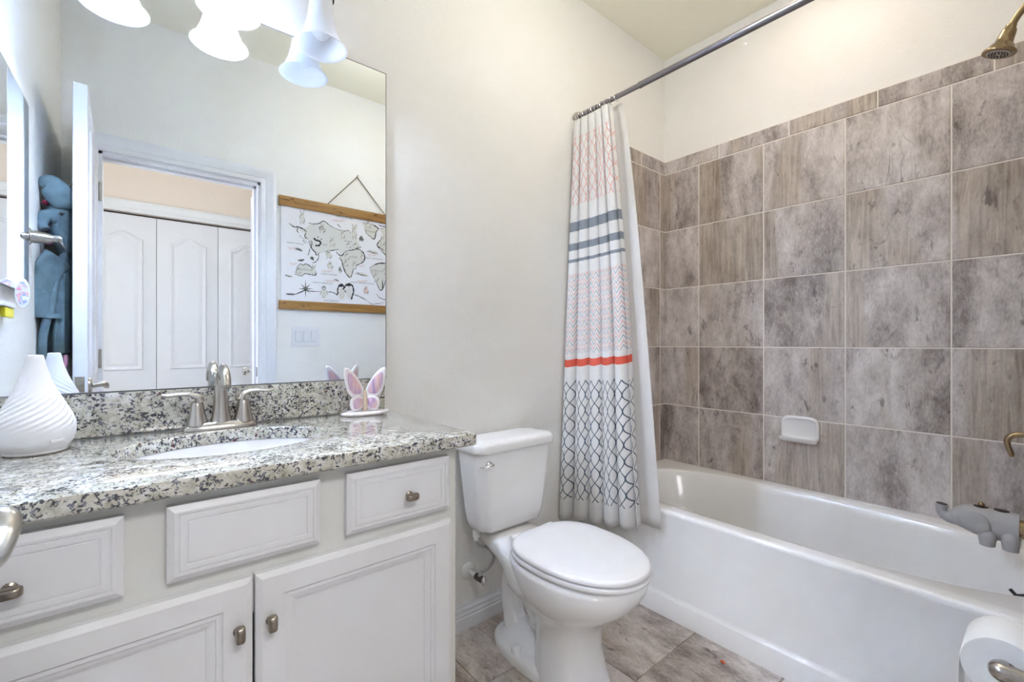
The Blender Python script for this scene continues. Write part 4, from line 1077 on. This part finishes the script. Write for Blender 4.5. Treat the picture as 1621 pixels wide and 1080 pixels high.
# supply stop
sv = thing('supply_valve', 'white water supply pipe and shutoff valve on the wall beside the toilet', 'valve', (0.99, 0, 0.214))
vx, vz = 0.990, 0.214
b = new(); lathe(b, [(0.034, -0.0005), (0.034, -0.003), (0.028, -0.010), (0.016, -0.014), (0.010, -0.015)], (vx, 0, vz), 'Y', 32); obj('escutcheon', b, pipe_m, sv)
b = new(); tube(b, [(vx, -0.012, vz), (vx, -0.060, vz)], 0.0085, 16); obj('pipe', b, pipe_m, sv)
b = new(); tube(b, [(vx, -0.055, vz), (vx, -0.092, vz)], 0.0125, 14); tube(b, [(vx, -0.064, vz), (vx, -0.070, vz)], 0.0145, 6); obj('valve_body', b, mat('dark_print', (0.06, 0.05, 0.045), 0.5), sv)
b = new(); tube(b, [(vx, -0.092, vz), (vx, -0.098, vz)], 0.006, 12); ell(b, (vx, -0.106, vz), (0.013, 0.009, 0.019)); obj('oval_handle', b, chrome_m, sv)
b = new()
tube(b, [(vx, -0.079, vz+0.008), (vx+0.005, -0.079, vz+0.028)], 0.008, 12)
path = smooth_path([(vx+0.005, -0.079, vz+0.022), (vx+0.040, -0.082, vz+0.030), (vx+0.060, -0.086, vz+0.062), (vx+0.036, -0.088, vz+0.105), (vx-0.010, -0.087, vz+0.130), (TX-0.128, -0.085, vz+0.158)], 8)
path[-1] = Vector((TX-0.128, -0.085, 0.368))
tube(b, path, 0.0055, 12); obj('braided_hose', b, braid_m, sv)

# ------------------------------------------------------------ bathtub
tub = thing('bathtub', 'white alcove bathtub with flat apron along the tiled wall', 'bathtub', (2.0, -0.76, 0))
TXR = XR-0.010; TY0, TY1 = YF+0.010, -0.010; TZ = 0.425
TCX, TCY = 2.005, -0.775
b = new()
ang = rect_hole_angles(TCX, TCY, XA+0.022, TXR, TY0, TY1, 144)
def TR(z): return [Vector((*rect_pt(a, TCX, TCY, XA+0.022, TXR, TY0, TY1), z)) for a in ang]
def TI(A, B, z, e=2.9, dx=0, dy=0):
    out = []
    for a in ang:
        c, s = math.cos(a), math.sin(a); t = 1/((abs(c)/A)**e+(abs(s)/B)**e)**(1/e); out.append(Vector((TCX+dx+c*t, TCY+dy+s*t, z)))
    return out
loft(b, [TR(0.36), TR(TZ), TI(0.312, 0.712, TZ-0.001), TI(0.303, 0.703, TZ-0.004), TI(0.296, 0.696, TZ-0.014), TI(0.288, 0.685, TZ-0.05), TI(0.272, 0.655, TZ-0.16), TI(0.250, 0.610, TZ-0.27), TI(0.225, 0.56, TZ-0.325, 2.7), TI(0.17, 0.48, TZ-0.35, 2.5), TI(0.05, 0.2, TZ-0.352, 2.2)], True, False, True)
# apron: profile swept along the tub
prof = [(0.0, 0.0), (0.0, 0.074), (0.003, 0.080), (0.010, 0.086), (0.012, 0.094), (0.013, 0.24), (0.012, 0.395), (0.009, 0.405), (0.0085, 0.414), (0.012, 0.4215), (0.022, TZ), (0.06, TZ-0.0003), (0.06, 0.38), (0.03, 0.36), (0.03, 0.0)]
rings = [[Vector((XA+d, y, z)) for d, z in prof] for y in (TY0, TY1)]
loft(b, rings)
obj('shell', b, tub_m, tub, True, 50)
b = new(); lathe(b, [(0.026, 0), (0.026, 0.003), (0.02, 0.004), (0.004, 0.003)], (TCX, TCY-0.44, TZ-0.3505), 'Z', 24); obj('drain', b, brass_m, tub)
b = new()
bmd = Matrix.Translation((TCX, TCY-0.668, TZ-0.075)) @ Matrix.Rotation(math.radians(-80), 4, 'X')
lathe(b, [(0.036, -0.002), (0.036, 0.004), (0.030, 0.008), (0.01, 0.009)], (0, 0, 0), 'Z', 28); tube(b, [(0, 0, 0.006), (0, 0.004, 0.040), (0, 0.016, 0.060), (0, 0.004, 0.075)], [0.007, 0.006, 0.006, 0.005], 10)
bmesh.ops.transform(b, matrix=bmd, verts=b.verts); obj('overflow_lever', b, black_m, tub)

# ------------------------------------------------------------ shower rod, rings, curtain, liner
RX, RZ2 = 1.600, 2.160
rod = thing('shower_rod', 'pewter tension rod spanning the tub opening', 'curtain rod', (RX, -0.76, RZ2))
b = new(); tube(b, [(RX, -0.012, RZ2), (RX, -0.37, RZ2)], 0.0105, 20); tube(b, [(RX, -0.36, RZ2), (RX, YF+0.012, RZ2)], 0.0125, 20); tube(b, [(RX, -0.356, RZ2), (RX, -0.366, RZ2)], 0.0133, 20); obj('tube', b, rod_m, rod)
for y, s in ((-0.0095, -1), (YF+0.0005, 1)):
    b = new(); lathe(b, [(0.021, 0.0), (0.022, s*0.004), (0.021, s*0.012), (0.0165, s*0.022), (0.012, s*0.024)], (RX, y, RZ2), 'Y', 28); obj('end_cap', b, nickel_m, rod)

def cloth(name, m, edge_fn, fn, nu=260, nv=70):
    bm = new(); uvl = bm.loops.layers.uv.new('UVMap')
    grid = []
    for j in range(nv+1):
        v = j/nv; row = []
        for i in range(nu+1):
            u = i/nu; row.append(bm.verts.new(fn(u, v)))
        grid.append(row)
    for j in range(nv):
        for i in range(nu):
            f = bm.faces.new((grid[j][i], grid[j][i+1], grid[j+1][i+1], grid[j+1][i]))
            for lp, (a, c) in zip(f.loops, ((i, j), (i+1, j), (i+1, j+1), (i, j+1))):
                lp[uvl].uv = (a/nu*edge_fn, c/nv)
    return bm
NF = 5.0
def lp(a, b_, t): return a+(b_-a)*t
def curt(u, v):
    vv = v
    y0 = lp(-0.020, -0.012, vv); y1 = lp(-0.222, -0.392, vv**0.8)
    x0 = lp(1.590, 1.502, vv**0.9); x1 = lp(1.582, 1.558, vv)
    # uneven pleats
    uu = u+0.022*math.sin(2*PI*u*2.0+0.8)
    ph = 2*PI*NF*uu
    amp = lp(0.017, 0.027, vv)*(0.80+0.35*math.sin(7*u+1.0+0.8*vv))
    w = math.sin(ph+0.5*vv)+0.22*math.sin(2*ph+1.3+1.5*vv)
    y = lp(y0, y1, uu)+0.010*math.cos(ph)*0.6
    x = lp(x0, x1, u)-amp*w-0.006*math.sin(3*PI*vv)*u
    zt = 2.138-0.005*(0.5+0.5*math.sin(ph*1.0)); zb = 0.312+0.030*(1-u)*0-0.006*math.sin(ph)
    zb = lp(0.305, 0.345, u)-0.006*math.sin(ph)
    return Vector((x, y, lp(zt, zb, vv)))
cu = thing('shower_curtain', 'white shower curtain printed with coral and navy lattice, stripes and zigzags', 'shower curtain', (1.6, -0.13, 2.14))
bm = cloth('c', curtain_m, 0.98, curt); cl_ = obj('cloth', bm, curtain_m, cu, True, 180, False)
md = cl_.modifiers.new('thick', 'SOLIDIFY'); md.thickness = 0.0008
def linr(u, v):
    y0 = lp(-0.020, -0.03, v); y1 = lp(-0.252, -0.452, v**0.75)
    x0 = lp(1.624, 1.600, v); x1 = lp(1.622, 1.606, v)
    ph = 2*PI*5*u
    x = lp(x0, x1, u)+lp(0.007, 0.006, v)*math.sin(ph+0.7)*(1-0.7*u)
    return Vector((x, lp(y0, y1, u), lp(2.138, lp(0.34, 0.352, u), v)))
li = thing('curtain_liner', 'plain white liner hanging inside the printed shower curtain', 'shower liner', (1.61, -0.2, 2.14))
bm = cloth('l', liner_m, 1.0, linr, 120, 40); ll = obj('cloth', bm, liner_m, li, True, 180, False)
md = ll.modifiers.new('thick', 'SOLIDIFY'); md.thickness = 0.0006
# rings
def ring_mesh():
    bm = new(); pts = []
    for i in range(29):
        a = PI*0.5+2*PI*i/28
        r = 0.0165
        pts.append((r*math.cos(a), 0, r*math.sin(a)-0.003 if math.sin(a) > -0.5 else r*1.6*math.sin(a)+0.0065))
    vs = [Vector(p) for p in pts[:-1]]
    n = 6; rings = []
    for i, p in enumerate(vs):
        d = (vs[(i+1) % 28]-vs[i-1]).normalized(); a = Vector((0, 1, 0)); c = d.cross(a)
        rings.append([p+a*(0.0011*math.cos(2*PI*j/n))+c*(0.0011*math.sin(2*PI*j/n)) for j in range(n)])
    loft(bm, rings, True, False, False, loop=True)
    return bm
r0 = obj('curtain_ring', ring_mesh(), chrome_m, None)
ys = [-0.030, -0.047, -0.064, -0.080, -0.096, -0.112, -0.128, -0.145, -0.163, -0.184, -0.211, -0.243]
names = ['first ring from the wall end of the rod', 'second ring from the wall', 'third ring from the wall', 'fourth ring from the wall', 'fifth ring from the wall', 'sixth ring from the wall', 'seventh ring from the wall', 'eighth ring from the wall', 'fourth ring from the open edge', 'third ring from the open edge', 'second ring from the open edge', 'last ring at the open edge']
for k, y in enumerate(ys):
    o = r0 if k == 0 else r0.copy()
    if k: COL.objects.link(o)
    o.location = (RX, y, RZ2); o.rotation_euler = (0, 0, 0.25*math.sin(k*2.1))
    tag(o, 'thin chrome ring, ' + names[k], 'curtain ring', 'rings carrying the shower curtain')

# ------------------------------------------------------------ soap dish
sd = thing('soap_dish', 'glossy white ceramic soap dish on the grey tiled wall above the tub', 'soap dish', (XR-0.009, -0.70, 0.69))
b = new()
XW = XR-0.0092
SYc = -0.702; SW = 0.078; Z0, Z1 = 0.636, 0.757
def srr(x, hw, z0, z1, e=4.5, n=48):
    return [Vector((x, SYc-p.x, (z0+z1)/2+p.y)) for p in sup(0, 0, 0, hw, (z1-z0)/2, e, n)]
loft(b, [srr(XW, SW, Z0, Z1), srr(XW-0.008, SW, Z0, Z1), srr(XW-0.013, SW-0.003, Z0-0.001, Z1-0.003), srr(XW-0.0135, SW-0.010, Z0+0.01, Z1-0.011), srr(XW-0.008, SW-0.015, Z0+0.020, Z1-0.016), srr(XW-0.006, SW-0.02, Z0+0.03, Z1-0.02)])
# tray with a raised lip
rings = []
def trayr(z, g, d0, d1, e=3.2): 
    out = []
    for p in sup(0, 0, 0, SW-g, 1.0, e, 48): out.append(Vector((XW-0.004-(0.5-p.y*0.5)*(d1)+d0*0, SYc-p.x, z+(0.5-p.y*0.5)*0.006)))
    return out
loft(b, [trayr(Z0-0.003, 0.012, 0, 0.030), trayr(Z0+0.004, 0.004, 0, 0.045), trayr(Z0+0.015, 0.0, 0, 0.056), trayr(Z0+0.022, 0.001, 0, 0.058), trayr(Z0+0.024, 0.005, 0, 0.054), trayr(Z0+0.021, 0.010, 0, 0.048), trayr(Z0+0.014, 0.016, 0, 0.040)])
obj('dish', b, porc_m, sd, True, 60)

# ------------------------------------------------------------ shower head
SHX, SHY, SHZ = 1.99, -1.346, 1.962
sh_ = thing('showerhead', 'antique brass shower head on an arm above the tub', 'shower head', (SHX, YF, 2.05))
tilt = math.radians(20)
Rm = Matrix.Translation((SHX, SHY, SHZ)) @ Matrix.Rotation(tilt, 4, 'X')
b = new()
lathe(b, [(0.038, 0.0), (0.0395, 0.003), (0.038, 0.007), (0.030, 0.014), (0.026, 0.024), (0.0215, 0.027), (0.019, 0.044), (0.0175, 0.060), (0.0155, 0.066), (0.0125, 0.070), (0.0120, 0.078)], (0, 0, 0), 'Z', 36, True, True)
bmesh.ops.transform(b, matrix=Rm, verts=b.verts); hd_ = obj('head', b, brass_m, sh_, True, 50)
b = new(); lathe(b, [(0.028, -0.0014), (0.028, -0.0006), (0.0, -0.0006)] if False else [(0.028, 0.0), (0.028, -0.0016), (0.026, -0.0022), (0.005, -0.0022)], (0, 0, 0), 'Z', 36)
bmesh.ops.transform(b, matrix=Rm, verts=b.verts); fp = obj('face_plate', b, mat('spray_plate', (0.50, 0.46, 0.40), 0.45), hd_)
b = new()
for rr_, nn in ((0.009, 6), (0.015, 12), (0.021, 18)):
    for i in range(nn):
        a = 2*PI*i/nn+rr_*40; lathe(b, [(0.0017, -0.0020), (0.0017, -0.0040), (0.0010, -0.0046)], (rr_*math.cos(a), rr_*math.sin(a), 0), 'Z', 8)
bmesh.ops.transform(b, matrix=Rm, verts=b.verts); obj('nozzles', b, black_m, hd_)
b = new(); top = Rm @ Vector((0, 0, 0.074))
path = smooth_path([top, top+Vector((0, -0.020, 0.034)), top+Vector((0, -0.055, 0.068)), Vector((SHX, YF+0.045, 2.118)), Vector((SHX, YF+0.010, 2.126))], 6)
tube(b, path, 0.0095, 16); obj('arm', b, brass_m, sh_)
b = new(); lathe(b, [(0.032, 0.0095), (0.032, 0.012), (0.024, 0.020), (0.012, 0.022)], (SHX, YF, 2.126), 'Y', 28); obj('flange', b, brass_m, sh_)

# tub valve lever
tv = thing('tub_valve', 'antique brass tub valve with a curved lever handle', 'valve', (1.99, YF, 0.82))
b = new(); lathe(b, [(0.075, 0.0095), (0.075, 0.013), (0.066, 0.019), (0.035, 0.024), (0.028, 0.030)], (1.99, YF, 0.825), 'Y', 40); obj('escutcheon', b, brass_m, tv)
b = new(); lathe(b, [(0.026, 0.024), (0.023, 0.045), (0.018, 0.065), (0.015, 0.085), (0.012, 0.092)], (1.99, YF, 0.825), 'Y', 28)
path = smooth_path([(1.99, YF+0.080, 0.826), (1.99, YF+0.120, 0.826), (1.99, YF+0.148, 0.822), (1.99, YF+0.160, 0.808), (1.99, YF+0.159, 0.788), (1.99, YF+0.153, 0.768), (1.99, YF+0.151, 0.758)], 6)
tube(b, path, lerp_list([0.012, 0.009, 0.010, 0.010, 0.009, 0.009, 0.006], len(path)), 16, True, None, lerp_list([0.012, 0.008, 0.008, 0.008, 0.007, 0.007, 0.005], len(path)))
obj('lever', b, brass_m, tv)

# tub spout and its grey elephant cover
ts = thing('tub_spout', 'antique brass tub spout inside the grey elephant cover', 'spout', (1.99, YF, 0.545))
b = new(); tube(b, [(1.99, YF+0.0098, 0.548), (1.99, YF+0.25, 0.548)], 0.027, 28); obj('pipe', b, brass_m, ts)
b = new(); tube(b, [(1.99, YF+0.214, 0.570), (1.99, YF+0.214, 0.598)], 0.0035, 10); lathe(b, [(0.004, 0.594), (0.008, 0.597), (0.008, 0.602), (0.004, 0.606)], (1.99, YF+0.214, 0), 'Z', 16); obj('diverter_knob', b, brass_m, ts)
ec = thing('elephant_spout_cover', 'grey rubber elephant shaped cover over the tub spout', 'spout cover', (1.99, -1.31, 0.50))
b = new()
EX = 1.99
def esec(y, rx, zt, zb, e=2.3, n=36):
    return [Vector((EX+p.x, y, (zt+zb)/2+p.y)) for p in sup(0, 0, 0, rx, (zt-zb)/2, e, n)]
loft(b, [esec(-1.388, 0.042, 0.590, 0.503), esec(-1.36, 0.043, 0.592, 0.503), esec(-1.32, 0.042, 0.593, 0.503), esec(-1.295, 0.041, 0.593, 0.508), esec(-1.275, 0.038, 0.591, 0.516), esec(-1.262, 0.034, 0.584, 0.520), esec(-1.250, 0.027, 0.574, 0.524), esec(-1.240, 0.016, 0.562, 0.530)])
body = obj('body', b, grey_sil, ec)
b = new(); path = smooth_path([(EX, -1.262, 0.548), (EX, -1.246, 0.542), (EX, -1.230, 0.545), (EX, -1.221, 0.558), (EX, -1.222, 0.578)], 6)
tube(b, path, lerp_list([0.027, 0.021, 0.0165, 0.0135, 0.0165], len(path)), 20); tk = obj('trunk', b, grey_sil, ec)
b = new(); tube(b, [(EX, -1.2216, 0.5775), (EX, -1.2218, 0.5792)], 0.0135, 20); obj('trunk_opening', b, hole_m, tk)
for s in (-1, 1):
    b = new(); R3 = Matrix.Rotation(math.radians(20), 3, 'X')
    ell(b, (EX+s*0.043, -1.297, 0.556), (0.0095, 0.036, 0.028), 24, 14, R3); ell(b, (EX+s*0.045, -1.314, 0.542), (0.009, 0.019, 0.022)); obj('ear', b, grey_sil, ec)
    b = new(); ell(b, (EX+s*0.0245, -1.2555, 0.550), (0.003, 0.0035, 0.0045)); obj('eye', b, black_m, ec)
    for yy in (-1.325, -1.372):
        b = new(); lathe(b, [(0.012, 0.488), (0.017, 0.490), (0.018, 0.500), (0.0205, 0.515), (0.018, 0.530), (0.009, 0.540)], (EX+s*0.036, yy, 0), 'Z', 24); obj('leg', b, grey_sil, ec)
for yy in (-1.309, -1.352):
    b = new(); loft(b, [[Vector((EX+p.x, yy+p.y, z)) for p in sup(0, 0, 0, 0.013, 0.0165, 2.2, 28)] for z in (0.585, 0.5936)]); obj('opening', b, hole_m, ec)

# ------------------------------------------------------------ toilet paper
PX, PY, PZ = 1.20, -1.395, 0.512
tph = thing('paper_holder', 'brushed nickel toilet paper holder with curved posts on the front wall', 'paper holder', (1.25, YF, 0.53))
for xx, sx_ in ((PX-0.032, -1), (PX+0.155, 1)):
    b = new(); lathe(b, [(0.026, 0.0005), (0.026, 0.005), (0.022, 0.009), (0.0195, 0.012)], (xx, YF, PZ+0.006), 'Y', 28); obj('flange', b, nickel_m, tph)
    b = new()
    lathe(b, [(0.0195, 0.010), (0.0185, 0.045), (0.0155, 0.075), (0.0125, 0.088), (0.0118, 0.092)], (xx, YF, PZ+0.006), 'Y', 24)
    path = smooth_path([(xx, YF+0.090, PZ+0.006), (xx, YF+0.108, PZ+0.006), (xx, PY+0.004, PZ+0.005), (xx-sx_*0.014, PY+0.003, PZ+0.003), (xx-sx_*0.034, PY, PZ)], 6)
    tube(b, path, lerp_list([0.0118, 0.0125, 0.0140, 0.0125, 0.0095], len(path)), 18); obj('post', b, nickel_m, tph)
b = new(); tube(b, [(PX, PY, PZ), (PX+0.123, PY, PZ)], 0.0085, 16); obj('roller', b, nickel_m, tph)
tpr = thing('toilet_paper_roll', 'white toilet paper roll on the nickel holder at the right edge', 'toilet paper', (PX+0.055, PY, PZ))
b = new(); prof = [(0.021, 0.0), (0.056, 0.0), (0.0575, 0.002), (0.0575, 0.100), (0.056, 0.102), (0.021, 0.102)]
rings = [[Vector((PX+h, PY+r*math.cos(2*PI*i/64), PZ-0.0115+r*math.sin(2*PI*i/64))) for i in range(64)] for r, h in prof]
loft(b, rings, True, False, False, loop=True); obj('paper', b, paper_m, tpr, True, 40)
b = new(); rings = [[Vector((PX+h, PY+r*math.cos(2*PI*i/48), PZ-0.0115+r*math.sin(2*PI*i/48))) for i in range(48)] for r, h in ((0.0208, 0.0006), (0.0208, 0.1014), (0.0200, 0.1014), (0.0200, 0.0006))]
loft(b, rings, True, False, False, loop=True); obj('core', b, card_m, tpr, True, 40)
b = new(); rings = []
for h in (0.001, 0.101):
    out = []
    for i, (dy, dz) in enumerate(((0.0582, 0.0), (0.0595, -0.03), (0.0600, -0.07), (0.0605, -0.115))): out.append(Vector((PX+h, PY+dy, PZ-0.0115+dz)))
    for i, (dy, dz) in enumerate(((0.0598, -0.115), (0.0593, -0.07), (0.0588, -0.03), (0.0577, 0.0))): out.append(Vector((PX+h, PY+dy, PZ-0.0115+dz)))
    rings.append(out)
loft(b, rings); obj('loose_sheet', b, paper_m, tpr, False)

# ------------------------------------------------------------ bits
b = new(); tube(b, smooth_path([(1.545, -0.735, 0.003), (1.540, -0.728, 0.004), (1.545, -0.720, 0.003), (1.551, -0.727, 0.003)], 4), 0.0025, 8)
tag(obj('hair_band', b, orange_m, None), 'tiny orange scrap lying on the floor tiles near the tub', 'scrap')
